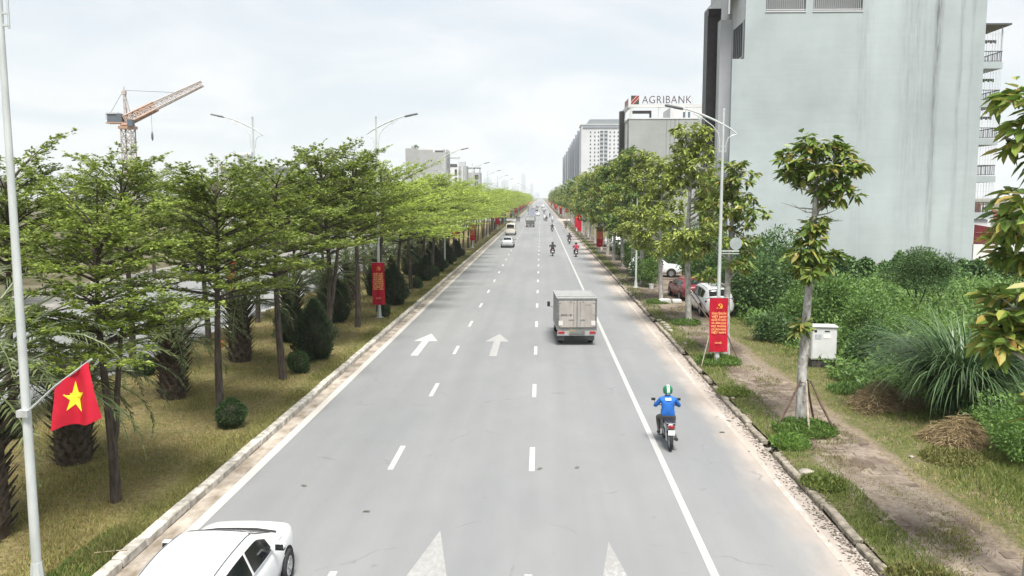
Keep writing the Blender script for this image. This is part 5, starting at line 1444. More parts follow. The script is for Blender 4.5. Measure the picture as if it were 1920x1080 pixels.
for k in range(20):
    y = 15.5 + 33.8 * k
    x = -9.6
    if k == 0: x, y = -9.16, 15.02
    if Y_CROSS[0] - 3 < y < Y_CROSS[1] + 3: continue
    lamp(LP_L, x, y, .14, 'grey lamp post on the median kerb side, %s from the camera' % nth(k), 'lamp posts on the median kerb side')
    if k % 2 == 0: flag(x, y, .14, 'red flag with a yellow star on the %s kerbside lamp post of the median' % nth(k))
    elif k == 1: banner(-9.6, y, .95, 'red slogan banner with many text lines on the second median lamp post', SLOG_L, .74, 2.45, seed=3)
    else: banner(-9.6, y, 1.2, 'red slogan banner on the %s kerbside lamp post of the median' % nth(k), SLOG_L if k == 3 else None, .74, 2.3, seed=k)
for k in range(13):
    y = 49.5 + 33.8 * k
    if Y_CROSS[0] - 3 < y < Y_CROSS[1] + 3: continue
    lamp(LP_F, -16.85, y, .14, 'lamp post with its arm over the opposite road, %s along the median' % nth(k), 'lamp posts on the median far side')
banner(-16.85, 45.5, 2.2, 'strip of red cloth glimpsed between the trunks by the opposite road', None, .5, 2.2, seed=9)
ry = [35.6, 66.0, 107.0, 141, 175, 209, 240] + [282 + 33.8 * k for k in range(11)]
for k, y in enumerate(ry):
    lamp(LP_S if 0 < k < 4 else LP_R, 7.62, y, .12, 'pale %s post on the right verge, %s from the camera' % ('plain' if 0 < k < 4 else 'lamp', nth(k)), 'lamp posts on the right verge')
    if k == 0: banner(7.62, y, .72, 'red slogan banner on the near right lamp post in front of the white car', SLOG_R, .77, 2.27, seed=1)
    elif k == 2: banner(7.62, y, .9, 'red slogan banner on the right verge past the shrub', SLOG_R, .8, 2.5, seed=2)
    elif k > 2 and k % 2: flag(7.62, y, .12, 'red flag on the %s right lamp post' % nth(k), mirror=-1)
    elif k > 2 and k % 4 == 0: banner(7.62, y, .9, 'red banner on the %s right lamp post' % nth(k), None, .8, 2.4, seed=k + 20)
for k, y in enumerate((156, 300, 395)):
    e = banner(7.3, y, .9, 'small red banner on its own post on the right verge, %s from the camera' % nth(k), None, .8, 2.4, seed=k + 40, group='small red roadside banners')
    MB().tube([(0, 0, -.8), (0, 0, 2.5)], .04, 6).build('post', m_pole, e)
# round street sign on a bracket beside the near right lamp post, seen from behind
sg = tag(empty('round_sign', (7.62, 35.6, .12)), 'round pale disc sign on a short bracket of the near right lamp post', 'sign')
MB().box((.42, .0, 4.83), (.75, .05, .05)).box((.42, .0, 4.72), (.75, .03, .03)).build('bracket', m_pole, sg)
MB().lathe([(.02, -.02), (.25, -.015), (.26, 0), (.25, .015), (.02, .02)], 24, (.66, .02, 5.13), 'y').build('disc', mat('sign_back', (.30, .335, .34), .5, var=.1, scale=3), sg, smooth=True)
# props of the near right lamp post
sp = tag(empty('support_stakes', (7.62, 35.6, .12)), 'two thin slanting stakes at the foot of the right banner', 'stakes')
MB().tube([(-.75, -.5, 0), (-.3, -.05, 1.5)], .022, 6).build('stake', mat('stake_pale', (.34, .29, .23), .85), sp)
MB().tube([(1.0, .1, 0), (.32, .1, 1.5)], .022, 6).build('stake', mat('stake_dark', (.11, .07, .055), .85), sp)

# utility cabinet
uc = tag(empty('utility_cabinet', (12.0, 35.2, .12), R(-6)), 'white metal utility cabinet on a dark plinth at the edge of the scrub', 'cabinet')
MB().bbox((0, 0, .16), (.95, .55, .34), .02).build('plinth', mat('plinth', (.06, .055, .05), .9, var=.3, scale=6), uc)
MB().bbox((0, 0, 1.02), (1.0, .64, 1.36), .025).build('body', mat('cabinet_paint', (.60, .61, .60), .5, var=.08, scale=2), uc)
MB().bbox((0, -.02, 1.735), (1.06, .74, .05), .015).build('roof', MATS['cabinet_paint'], uc)
MB().bbox((0, -.325, 1.02), (.92, .02, 1.24), .008).build('door', MATS['cabinet_paint'], uc)
MB().box((-.36, -.34, 1.55), (.1, .012, .09)).build('vent', BLACK, uc); MB().box((.1, -.34, 1.55), (.2, .012, .045)).build('handle', BLACK, uc)
MB().box((.1, -.34, 1.33), (.3, .008, .15)).build('label_plate', mat('sticker', (.75, .74, .72), .6), uc); MB().box((-.25, -.34, 1.32), (.26, .008, .2)).build('label_plate', mat('sticker_old', (.40, .42, .44), .6, var=.2, scale=12), uc)

# worn paving slabs showing through the verge
pv = tag(empty('paving', (7.55, 12, .125)), kind='structure')
m_slab = mat('worn_slab', (.10, .077, .06), .9, scale=1.1, c2=(.30, .25, .20), bump=.4, spec=.15, world=True, detail=8)
slabs = []
for q in range(4):
    mb = MB(); rg_ = random.Random(q); mb.bbox((0, 0, 0), (.31, .29, .05), .012); mb.v = [(a + rg_.uniform(-1, 1) * .006, b + rg_.uniform(-1, 1) * .006, c) for a, b, c in mb.v]; slabs.append(mb.mesh('slab', m_slab))
rs = random.Random(3); cnt = 0
for iy in range(70):
    for ix in range(6):
        x, y = .1 + ix * .33 + (.16 if iy % 2 else 0), iy * .305
        pr_ = .5 + .5 * math.sin(x * 2.2 + math.sin(y * 1.1) * 1.5) * math.sin(y * .8 + .6)
        if rs.random() > pr_ * .95 or abs(y - 13.7) < 1.1 and x < 1.2: continue
        if cnt >= 290: continue
        cnt += 1
        link_mesh('slab', slabs[rs.randrange(4)], pv, (x, y, rs.uniform(-.026, .0)), (rs.uniform(-.03, .03), rs.uniform(-.03, .03), rs.uniform(-.05, .05)))

# rubble, litter, concrete lumps
m_rub = mat('rubble', (.30, .27, .23), .9, var=.35, scale=5)
def stone_mesh(seed, r):
    rg_ = random.Random(seed); mb = MB(); mb.lathe([(r * .3, -r * .3), (r, -r * .25), (r * .95, r * .2), (r * .4, r * .45)], 7)
    mb.v = [(x * rg_.uniform(.7, 1.3), y * rg_.uniform(.7, 1.2), z * rg_.uniform(.8, 1.2)) for x, y, z in mb.v]; return mb.mesh('stone', m_rub)
SM = [stone_mesh(k, .09) for k in range(5)]
spots = [(6.95, 21.5, 2.2), (6.55, 25.0, 1.0), (6.5, 25.6, 1.3), (6.6, 26.1, 1.1), (6.5, 24.4, 1.2), (6.62, 27.3, .9), (7.0, 44.4, 2.0), (7.0, 45.4, 2.1), (7.05, 46.3, 1.9), (7.0, 47.2, 1.9), (6.95, 48.1, 1.8), (6.7, 15.6, 2.4), (6.45, 24.0, .8), (6.55, 23.5, 1.1), (7.1, 40.5, 1.2), (6.9, 29.5, .8), (8.5, 28.3, .7), (8.8, 27.8, .6), (10.3, 22.8, .8), (7.9, 20.3, .7)]
for k, (x, y, s) in enumerate(spots):
    o = link_mesh('stone', SM[k % 5], None, (x, y, .16 if x > 6.7 else .03), (0, 0, k), (s, s, s))
    tag(o, 'broken lump of pale concrete beside the verge kerb, %s counting outward from the camera' % nth(sorted(range(len(spots)), key=lambda q: spots[q][1]).index(k)), 'stone', 'concrete lumps along the verge kerb')
bl = tag(empty('concrete_block', (8.75, 56.0, .12), .1), 'pair of whitish concrete lumps at the foot of the tree by the red car', 'concrete block')
MB().bbox((-.32, 0, .17), (.75, .45, .32), .06).build('lump', mat('pale_concrete', (.5, .5, .47), .9, var=.2, scale=4, bump=.3), bl); MB().bbox((.5, .05, .15), (.62, .42, .28), .07).build('lump', MATS['pale_concrete'], bl)
tree_prop = tag(empty('leaning_poles', (8.45, 47.2, .12)), 'leaning dark poles propping the tree in front of the white car', 'stakes')
MB().tube([(1.15, -1.6, 0), (.1, .05, 1.7)], .035, 6).build('pole', mat('stake_dark', (.11, .07, .055), .85), tree_prop); MB().tube([(1.35, -1.5, 0), (.25, .2, 1.9)], .035, 6).build('pole', MATS['stake_dark'], tree_prop)
pt = MB(); pt.lathe([(.16, 0), (.2, .36), (.22, .38), (.19, .38), (.16, .3)], 10); o = pt.build('plant_pot', mat('pot', (.5, .5, .48), .8), None, (8.72, 64.9, .12)); tag(o, 'pale plant pot beside the plain lamp post', 'pot')
hy = tag(empty('orange_ball', (-13.9, 35.4, .14)), 'small orange ball on the dark palm trunk by the opposite road', 'ball'); MB().lathe([(.02, 1.0), (.11, 1.05), (.15, 1.16), (.11, 1.27), (.02, 1.31)], 12, (.5, -.6, -.15)).build('ball', mat('orange_ball', (.6, .22, .04), .5), hy, smooth=True)
o = MB().tube([(0, 0, .01), (.6, .12, .03)], .012, 5).build('fallen_stick', mat('dry_stick', (.42, .36, .25), .9), None, (-8.93, 16.5, .2)); tag(o, 'pale dry stick lying on the grass at the near corner', 'stick')
for k, (x, y) in enumerate(((-3.98, 18.9), (-.0, 21.9), (6.1, 26.6), (5.6, 25.3), (1.0, 22.0), (-5.9, 20.6))):
    mb = MB(); mb.grid(lambda u, v: ((u - .5) * .16, (v - .5) * .09, .012 + .012 * math.sin(u * 3)), 3, 2); o = mb.build('fallen_leaf', mat('dead_leaf', (.14, .13, .115), .9), None, (x, y, .002), (0, 0, k * 1.1))
    tag(o, 'dead leaf lying on the asphalt, %s of the loose leaves' % nth(k), 'leaf', 'dead leaves on the road')

# ================================================================ VEHICLES
def paint(name, c, rough=.3):
    return mat(name, c, rough, coat=.5, spec=.5, var=.05, scale=1.2)
P_WHITE = paint('car_white', (.74, .75, .76)); P_SILVER = paint('car_silver', (.42, .43, .44)); P_RED = paint('car_red', (.22, .018, .025)); P_GREY = paint('car_grey', (.12, .13, .14)); P_BLACK = paint('car_black', (.02, .02, .022))
P_CREAM = paint('van_cream', (.55, .52, .46))
m_plate = mat('plate', (.72, .72, .70), .5); m_arch = mat('arch_black', (.012, .012, .012), .9)

def wheel_meshes(r, w):
    t_ = MB(); t_.lathe([(r * .62, -w / 2), (r * .9, -w / 2), (r, -w * .32), (r, w * .32), (r * .9, w / 2), (r * .62, w / 2)], 24, axis='x', caps=False)
    q = MB(); q.lathe([(r * .64, -w * .42), (r * .66, -w * .1), (r * .66, w * .40), (r * .60, w * .45), (r * .56, w * .38), (r * .2, w * .38), (r * .14, w * .44), (.01, w * .45)], 20, axis='x')
    for k in range(5):
        a = k * 2 * math.pi / 5; rot = Matrix.Rotation(a, 3, 'X')
        c = rot @ Vector((w * .40, 0, r * .38)); q.box(c, (w * .12, r * .17, r * .46), rot)
    return t_.mesh('tyre', RUBBER, True), q.mesh('rim', CHROME)
WHEELS = {}
def add_wheel(parent, x, y, r, w):
    if (r, w) not in WHEELS: WHEELS[(r, w)] = wheel_meshes(r, w)
    t_, q = WHEELS[(r, w)]
    e = empty('wheel', (x, y, r), 0 if x > 0 else math.pi, parent)
    link_mesh('tyre', t_, e); link_mesh('rim', q, e)

SEDAN = dict(low=[(-2.29, .45, .78, .62), (-2.24, .30, .93, .74), (-2.05, .22, 1.03, .83), (-1.6, .19, 1.03, .885), (-.8, .18, .985, .90), (0, .18, .955, .90), (.9, .18, .985, .90), (1.25, .18, .99, .895), (1.7, .2, .955, .875), (2.02, .24, .89, .81), (2.2, .30, .80, .70), (2.29, .38, .71, .55), (2.33, .44, .62, .38)],
             gh=[(-2.06, 1.01, 1.035, .74, .60), (-1.78, 1.0, 1.22, .82, .585), (-1.38, .985, 1.40, .855, .60), (-.5, .965, 1.465, .865, .62), (.15, .95, 1.44, .865, .61), (.58, .96, 1.28, .86, .63), (1.28, .97, 1.0, .83, .72)],
             ws=(.27, 1.20), rw=(-2.0, -1.46), side=[(-1.5, -.42), (-.34, .62)], wb=(-1.33, 1.38), wr=.315, ww=.21, L=2.29)
SUV = dict(low=[(-2.3, .55, .95, .70), (-2.26, .38, 1.10, .82), (-2.1, .30, 1.16, .89), (-1.5, .27, 1.16, .93), (-.5, .26, 1.13, .94), (.6, .26, 1.12, .94), (1.05, .26, 1.12, .935), (1.7, .28, 1.08, .92), (2.15, .33, 1.0, .86), (2.32, .42, .86, .76), (2.37, .52, .74, .62)],
           gh=[(-2.2, 1.14, 1.19, .82, .66), (-1.95, 1.14, 1.60, .87, .64), (-1.3, 1.13, 1.76, .90, .67), (-.3, 1.12, 1.82, .91, .70), (.3, 1.12, 1.78, .905, .69), (.65, 1.12, 1.56, .89, .70), (1.15, 1.11, 1.15, .86, .76)],
           ws=(.40, 1.08), rw=(-2.17, -1.93), side=[(-1.75, -1.1), (-1.03, -.12), (-.04, .72)], wb=(-1.38, 1.42), wr=.37, ww=.25, L=2.35)
VAN = dict(low=[(-2.35, .6, 1.05, .78), (-2.33, .38, 1.18, .86), (-2.2, .3, 1.22, .90), (-1, .28, 1.22, .92), (.8, .28, 1.20, .92), (1.6, .28, 1.16, .91), (2.1, .3, 1.05, .88), (2.3, .4, .9, .8), (2.36, .5, .75, .66)],
           gh=[(-2.33, 1.2, 1.3, .86, .78), (-2.25, 1.2, 2.0, .88, .74), (-1.8, 1.2, 2.18, .90, .76), (0, 1.2, 2.22, .91, .77), (.9, 1.19, 2.16, .90, .76), (1.3, 1.18, 1.8, .88, .76), (1.95, 1.12, 1.16, .85, .78)],
           ws=(1.0, 1.9), rw=(-2.325, -2.2), side=[(-2.0, -.9), (-.8, .3), (.4, 1.3)], wb=(-1.4, 1.5), wr=.34, ww=.22, L=2.34)
CAR_CACHE = {}
def car_meshes(kind, spec, body_m):
    key = (kind, body_m.name)
    if key in CAR_CACHE: return CAR_CACHE[key]
    low = spec['low']; ys = [s[0] for s in low]; vals = [s[1:] for s in low]
    gy = [s[0] for s in spec['gh']]; gv = [s[1:] for s in spec['gh']]
    out = []
    # lower body: lofted rounded sections
    mb = MB(); NS = 44; rows = []
    for i in range(NS + 1):
        t_ = i / NS; t_ = .5 - .5 * math.cos(t_ * math.pi); y = ys[0] + (ys[-1] - ys[0]) * t_
        zb, zt, w = catmull(ys, vals, y)
        h = zt - zb
        half = [(0, zb), (w * .82, zb), (w * .95, zb + h * .12), (w * .985, zb + h * .30), (w, zb + h * .52), (w * .985, zb + h * .74), (w * .955, zb + h * .87), (w * .90, zb + h * .955), (w * .80, zt), (w * .45, zt + .022), (0, zt + .03)]
        ring = [(x, y, z) for x, z in half] + [(-x, y, z) for x, z in half[-2:0:-1]]
        rows.append(ring)
    n = len(rows[0]); vs = [p for r_ in rows for p in r_]; fs = []
    for i in range(NS):
        for k in range(n):
            a, b = i * n + k, i * n + (k + 1) % n
            fs.append((a, b, b + n, a + n))
    fs.append(tuple(range(n))[::-1]); fs.append(tuple(range(NS * n, NS * n + n)))
    mb.add(vs, fs); me = mb.mesh('body', body_m, True); out.append(('body', me))
    def gh(y): return catmull(gy, gv, y)
    def side_pt(y, f, s, off=0.0):
        zb, zr, wb, wr = gh(y); zt = zr - .075 * min(1, (zr - zb) / .3)
        return (s * (wb + (wr + .055 - wb) * f + off), y, zb + (zt - zb) * f + off * .5)
    def top_pt(y, u, off=0.0):
        zb, zr, wb, wr = gh(y); k = min(1, (zr - zb) / .3)
        return (u * (wr + .055 * (1 if abs(u) > .97 else abs(u) ** 2)), y, zr + .045 * (1 - u * u) - .075 * k * max(0, abs(u) - .82) / .18 + off)
    mb = MB(); rows = []; NS = 30
    for i in range(NS + 1):
        y = gy[0] + (gy[-1] - gy[0]) * i / NS
        zb = gh(y)[0]; wb = gh(y)[2]
        ring = [(wb * .9, y, zb - .06)] + [side_pt(y, f, 1) for f in (0, .35, .7, 1)] + [top_pt(y, u) for u in (.94, .82, .5, 0, -.5, -.82, -.94)] + [side_pt(y, f, -1) for f in (1, .7, .35, 0)] + [(-wb * .9, y, zb - .06)]
        rows.append(ring)
    n = len(rows[0]); vs = [p for r_ in rows for p in r_]; fs = []
    for i in range(NS):
        for k in range(n - 1):
            a, b = i * n + k, i * n + k + 1
            fs.append((a, b, b + n, a + n))
    mb.add(vs, fs); out.append(('cabin_shell', mb.mesh('cabin_shell', body_m, True)))
    def patch(name, y0, y1, um, m=GLASS):
        q = MB(); q.grid(lambda u, v: top_pt(y0 + (y1 - y0) * v, (u * 2 - 1) * um, .012), 10, 8); out.append((name, q.mesh(name, m, True)))
    patch('windscreen', spec['ws'][0], spec['ws'][1], .88); patch('rear_window', spec['rw'][0], spec['rw'][1], .86)
    for s in (1, -1):
        for (y0, y1) in spec['side']:
            q = MB()
            def fn(u, v):
                y = y0 + (y1 - y0) * u
                return side_pt(y, .05 + .82 * v, s, .010)
            q.grid(fn, 8, 4); out.append(('side_window', q.mesh('side_window', GLASS, True)))
        q = MB(); pts = [Vector(top_pt(spec['side'][0][0] + (spec['ws'][0] - spec['side'][0][0]) * k / 8, s * .90, .012)) for k in range(9)]
        q.tube(pts, .011, 5); out.append(('roof_moulding', q.mesh('roof_moulding', P_GREY)))
        # mirror
        ym = spec['side'][-1][1] - .02; zb, zr, wb, wr = gh(ym)
        q = MB(); q.bbox((s * (wb + .15), ym, zb + .10), (.19, .12, .14), .035); q.box((s * (wb + .03), ym, zb + .03), (.12, .05, .04))
        out.append(('mirror', q.mesh('mirror', body_m if body_m is not P_WHITE else P_WHITE, True)))
        q = MB(); q.box((s * (wb + .15), ym - .062, zb + .095), (.14, .008, .09)); q.box((s * (wb + .15), ym, zb + .026), (.16, .10, .012)); out.append(('mirror_glass', q.mesh('mirror_glass', BLACK)))
        for (y0, y1) in spec['side'][-2:]:
            yh = y0 + .16; zb2, zt2, w2 = catmull(ys, vals, yh)
            q = MB(); q.bbox((s * (w2 + .0), yh, zt2 - .16), (.045, .2, .035), .012); out.append(('door_handle', q.mesh('door_handle', CHROME)))
        # lamps
        zb3, zt3, w3 = catmull(ys, vals, ys[0] + .09)
        q = MB(); q.bbox((s * (w3 - .16), ys[0] + .085, zt3 - .15), (.34, .10, .13), .03); out.append(('tail_light', q.mesh('tail_light', REDLAMP, True)))
        zb4, zt4, w4 = catmull(ys, vals, ys[-1] - .13)
        q = MB(); q.bbox((s * (w4 - .17), ys[-1] - .15, zt4 - .085), (.30, .18, .10), .035); out.append(('headlight', q.mesh('headlight', CLEARLAMP, True)))
        for yw in spec['wb']:
            zq, zz, wq = catmull(ys, vals, yw); r = spec['wr']
            q = MB(); q.lathe([(.01, 0), (r * 1.16, 0), (r * 1.16, .006), (.01, .006)], 24, (s * (wq - .002) - (.006 if s < 0 else 0), yw, r * 1.03), 'x'); out.append(('wheel_arch', q.mesh('wheel_arch', m_arch)))
    q = MB(); q.bbox((0, ys[0] + .03, .42), (1.25, .06, .14), .02); out.append(('bumper_insert', q.mesh('bumper_insert', P_GREY)))
    q = MB(); zb5, zt5, w5 = catmull(ys, vals, ys[0] + .05); q.box((0, ys[0] + .02, (zb5 + zt5) / 2 + .06), (.44, .03, .13)); out.append(('number_plate', q.mesh('number_plate', m_plate)))
    q = MB(); y_c = spec['ws'][1]; q.tube([tuple(Vector(top_pt(y_c + .06, u, .02)) ) for u in (-.95, -.5, 0, .5, .95)], [.012, .022, .022, .03, .022], 6); out.append(('cowl', q.mesh('cowl', BLACK)))
    CAR_CACHE[key] = out
    return out
def car(name, kind, spec, body_m, loc, rz, label, cat='car', group=None):
    e = tag(empty(name, loc, rz), label, cat, group)
    for nm, me in car_meshes(kind, spec, body_m): link_mesh(nm, me, e)
    for s in (1, -1):
        for yw in spec['wb']:
            w_ = catmull([q[0] for q in spec['low']], [q[1:] for q in spec['low']], yw)[2]
            add_wheel(e, s * (w_ - spec['ww'] / 2 + .04), yw, spec['wr'], spec['ww'])
    return e
car('sedan', 'sedan', SEDAN, P_WHITE, (-5.6, 14.09, 0), R(0.4), 'white sedan cut off by the bottom of the frame beside the median kerb', 'car')
car('sedan', 'sedan', SEDAN, P_SILVER, (-4.72, 119.5, 0), 0, 'silver sedan driving away just behind the cream van', 'car', 'cars driving away')
car('minivan', 'van', VAN, P_CREAM, (-5.65, 157.5, 0), 0, 'cream minivan driving away ahead of the silver sedan', 'van')
car('suv', 'suv', SUV, P_WHITE, (10.55, 51.5, .13), R(3), 'white sport utility car parked behind the red slogan banner', 'car', 'cars parked on the verge')
car('hatchback', 'hatch', SEDAN, P_RED, (10.5, 59.3, .13), R(6), 'dark red car parked in front of the white sport utility car', 'car', 'cars parked on the verge')
car('suv', 'suv', SUV, P_WHITE, (10.4, 75.2, .13), R(-97), 'white car parked crosswise, half hidden by a shrub', 'car', 'cars parked on the verge')
car('suv', 'suv', SUV, P_WHITE, (10.3, 112, .13), R(0), 'white car parked under trees past the second right banner, nearer one', 'car', 'cars parked on the verge')
car('sedan', 'sedan', SEDAN, P_SILVER, (10.2, 121, .13), R(-5), 'pale silver car parked under the trees, farther one', 'car', 'cars parked on the verge')
car('sedan', 'sedan', SEDAN, P_WHITE, (-1.3, 318, 0), 0, 'white sedan driving far ahead of the two trucks', 'car', 'cars driving away')
car('suv', 'suv', SUV, P_GREY, (-5.6, 420, 0), 0, 'dark car far down the lane beside the median', 'car', 'cars driving away')
car('suv', 'suv', SUV, P_BLACK, (-2.3, 400, 0), 0, 'dark car far down the middle lane', 'car', 'cars driving away')
car('sedan', 'sedan', SEDAN, P_SILVER, (1.7, 440, 0), 0, 'silver car far down the right lane', 'car', 'cars driving away')
car('suv', 'suv', SUV, P_GREY, (-2.2, 540, 0), 0, 'faint grey car near the vanishing end of the middle lane', 'car', 'cars driving away')
car('minivan', 'van', VAN, P_WHITE, (-5.2, 520, 0), 0, 'faint white van near the vanishing end of the left lane', 'van')
car('suv', 'suv', SUV, P_WHITE, (1.5, 580, 0), 0, 'faint white car near the vanishing end of the right lane', 'car', 'cars driving away')

# ---------------------------------------------------------------- box trucks
m_boxpanel = mat('truck_box_panel', (.30, .305, .295), .6, var=.13, scale=2, stretch=(1, 1, .4), detail=7); m_boxdoor = mat('truck_door', (.33, .305, .28), .6, scale=2.5, var=.16, stretch=(1.5, 1, .35), detail=8)
m_boxframe = mat('truck_frame', (.14, .145, .14), .55, var=.25, scale=5); m_alu = mat('truck_alu', (.45, .45, .44), .4, metal=.6, var=.15, scale=4)
m_yplate = mat('yellow_plate', (.62, .47, .12), .5)
def truck(loc, label, panel, door, cab_m, W=1.92, Lb=3.4, z0=.78, zt=2.32, writing=True, rz=0.0, tarp=False):
    e = tag(empty('box_truck', loc, rz), label, 'truck', 'box trucks driving away')
    h = W / 2
    b = MB(); b.bbox((0, Lb / 2, (z0 + zt) / 2), (W - .03, Lb, zt - z0), .02).build('cargo_box', panel, e)
    ribs_ = MB()
    for s in (1, -1):
        for k in range(6): ribs_.box((s * (h - .01), .35 + k * (Lb - .6) / 5, (z0 + zt) / 2), (.02, .03, zt - z0 - .1))
    for k in range(6): ribs_.box((0, .35 + k * (Lb - .6) / 5, zt + .005), (W - .1, .03, .02))
    ribs_.build('box_ribs', m_alu, b_ := e)
    f = MB(); f.box((0, -.03, zt - .055), (W, .09, .11)); f.box((0, -.03, z0 + .02), (W, .09, .10))
    for s in (1, -1): f.box((s * (h - .035), -.03, (z0 + zt) / 2), (.07, .09, zt - z0 - .12))
    f.build('rear_frame', m_boxframe, e)
    f = MB(); f.box((0, .6, zt + .02), (W + .02, .05, .03)); 
    for s in (1, -1): f.box((s * (h - .01), Lb / 2, zt - .01), (.05, Lb, .05)); f.box((s * (h - .01), Lb / 2, z0 + .03), (.05, Lb, .07))
    f.build('edge_trim', m_alu, e)
    for s in (1, -1):
        d = MB(); d.bbox((s * (h - .07) / 2 * 1.0, -.055, (z0 + zt) / 2 - .005), (h - .095, .05, zt - z0 - .24), .012); dr = d.build('rear_door', door, e)
        q = MB(); q.tube([(s * .16, -.095, z0 + .12), (s * .16, -.095, zt - .12)], .014, 6); 
        for z in (z0 + .16, (z0 + zt) / 2, zt - .18): q.box((s * .16, -.09, z), (.06, .03, .05))
        q.box((s * .27, -.10, z0 + .52), (.26, .02, .025)); q.build('lock_bar', m_alu, dr)
        for z in (z0 + .2, (z0 + zt) / 2, zt - .2): MB().box((s * (h - .13), -.085, z), (.13, .02, .04)).build('hinge', m_alu, dr)
        q = MB(); q.box((s * (h - .17), -.083, z0 + .34), (.2, .006, .22)); q.build('notice', mat('notice_paper', (.58, .56, .53), .6), dr)
        q = MB(); q.box((s * .3, -.083, zt - .17), (.05, .02, .03)); q.box((s * .17, -.085, zt - .19), (.035, .02, .04)); q.build('door_stop', BLACK, dr)
    MB().box((0, -.05, (z0 + zt) / 2), (.035, .075, zt - z0 - .24)).build('door_seal', m_boxframe, e)
    bp_ = MB(); bp_.bbox((0, -.02, z0 - .13), (W - .02, .1, .2), .015); bp_.box((0, -.04, z0 - .25), (W, .12, .05)); bp_.build('bumper', m_alu, e)
    for s in (1, -1):
        MB().bbox((s * (h - .2), -.085, z0 - .13), (.30, .04, .12), .015).build('tail_light', REDLAMP, e)
        MB().box((s * (h - .22), .45, z0 - .42), (.34, .02, .38)).build('mud_flap', m_boxframe, e)
    pl_ = MB().box((-.22, -.10, z0 - .12), (.36, .03, .16)).build('number_plate', m_yplate, e)
    if writing:
        link_mesh('lettering', text_mesh('29H-411.40', .155, BLACK, 0, 'CENTER', .002), e, (-.52, -.087, z0 + .72), (R(90), 0, 0), (.72, 1, 1))
        link_mesh('lettering', text_mesh('1.5 tấn', .10, m_boxframe, 0, 'CENTER', 0), e, (.52, -.087, zt - .32), (R(90), 0, 0))
        link_mesh('lettering', text_mesh('411.40', .10, BLACK, 0, 'CENTER', .002), pl_, (-.22, -.118, z0 - .12), (R(90), 0, 0), (.8, 1, 1))
    ch = MB(); ch.box((0, Lb / 2 + .3, z0 - .12), (.75, Lb + .9, .14)); ch.box((0, .9, .42), (W - .5, .12, .12)); ch.lathe([(.02, -.14), (.14, -.12), (.14, .12), (.02, .14)], 10, (0, .9, .38)); ch.build('chassis', m_boxframe, e)
    # cab ahead of the box
    c = MB(); y0 = Lb + .12
    pr_ = [(y0, .42), (y0 + 1.45, .42), (y0 + 1.52, .75), (y0 + 1.5, 1.05), (y0 + 1.2, 1.72), (y0 + .95, 1.86), (y0 + .1, 1.86), (y0, 1.75)]
    c.prism(pr_, W - .22, 'yz', -(W - .22) / 2); c.build('cab', cab_m, e)
    for s in (1, -1):
        q = MB(); q.prism([(y0 + .3, 1.12), (y0 + 1.28, 1.12), (y0 + 1.05, 1.68), (y0 + .3, 1.7)], .01 * s, 'yz', s * (W - .22) / 2 + .002 * s); q.build('side_window', GLASS, e)
        q = MB(); q.tube([(s * (h - .12), y0 + 1.2, 1.25), (s * (h + .14), y0 + 1.3, 1.3)], .012, 5); q.bbox((s * (h + .15), y0 + 1.3, 1.42), (.15, .07, .28), .03); q.build('mirror', BLACK, e)
    q = MB(); q.add([(-.75, y0 + 1.51, 1.08), (.75, y0 + 1.51, 1.08), (.7, y0 + 1.225, 1.70), (-.7, y0 + 1.225, 1.70)], [(0, 1, 2, 3)]); q.build('windscreen', GLASS, e)
    for s in (1, -1):
        add_wheel(e, s * (h - .20), .9, .34, .24); add_wheel(e, s * (h - .22), y0 + .8, .34, .2)
    return e
truck((1.78, 40.2, 0), 'small box truck with two grey rear doors driving away in the right lane', m_boxpanel, m_boxdoor, P_WHITE, rz=R(2.6))
m_tarp = mat('silver_tarp', (.40, .41, .41), .6, var=.15, scale=2); m_darkdoor = mat('dark_tailgate', (.10, .105, .10), .6, var=.2, scale=3)
t2 = truck((-2.45, 197, 0), 'truck with silver tarpaulin and dark tailgate in the middle lane', m_tarp, m_tarp, P_GREY, W=2.1, zt=2.55, writing=False)
MB().bbox((0, -.115, 1.22), (1.9, .03, .85), .01).build('tailgate', m_darkdoor, t2)
truck((-2.75, 262, 0), 'tall grey-blue box truck ahead of the tarpaulin truck', mat('blue_grey_box', (.28, .30, .34), .6, var=.1, scale=2), mat('blue_grey_door', (.26, .28, .33), .6, var=.1, scale=2), P_WHITE, W=2.3, zt=3.5, z0=.95, Lb=5, writing=False)
truck((-5.6, 470, 0), 'pale grey box truck far away beside the median', m_boxpanel, m_tarp, P_WHITE, W=2.3, zt=3.2, z0=.95, Lb=5, writing=False)

# ================================================================ MOTORCYCLES AND RIDERS
m_skin = mat('skin', (.36, .21, .14), .55); m_blue = mat('blue_jacket', (.012, .115, .42), .7, var=.12, scale=6); m_greytr = mat('grey_trousers', (.11, .10, .09), .8, var=.2, scale=6)
m_shoe = mat('dark_shoes', (.02, .018, .018), .6); m_dkcl = mat('dark_clothes', (.025, .027, .032), .8, var=.2, scale=5); m_redcl = mat('red_jacket', (.36, .02, .05), .7, var=.1, scale=5); m_whcl = mat('pale_shirt', (.5, .5, .5), .8); m_bluecl = mat('denim', (.05, .07, .12), .8); m_green_cl = mat('olive_jacket', (.07, .08, .05), .8)
m_helm_g = mat('green_helmet', (.01, .16, .07), .3, coat=.5); m_helm_w = mat('white_stripe', (.7, .72, .71), .4); m_helm_d = mat('dark_helmet', (.03, .03, .035), .3, coat=.4); m_moto = mat('moto_dark', (.03, .028, .03), .4, coat=.3); m_moto_w = mat('moto_white', (.6, .6, .6), .35, coat=.4)

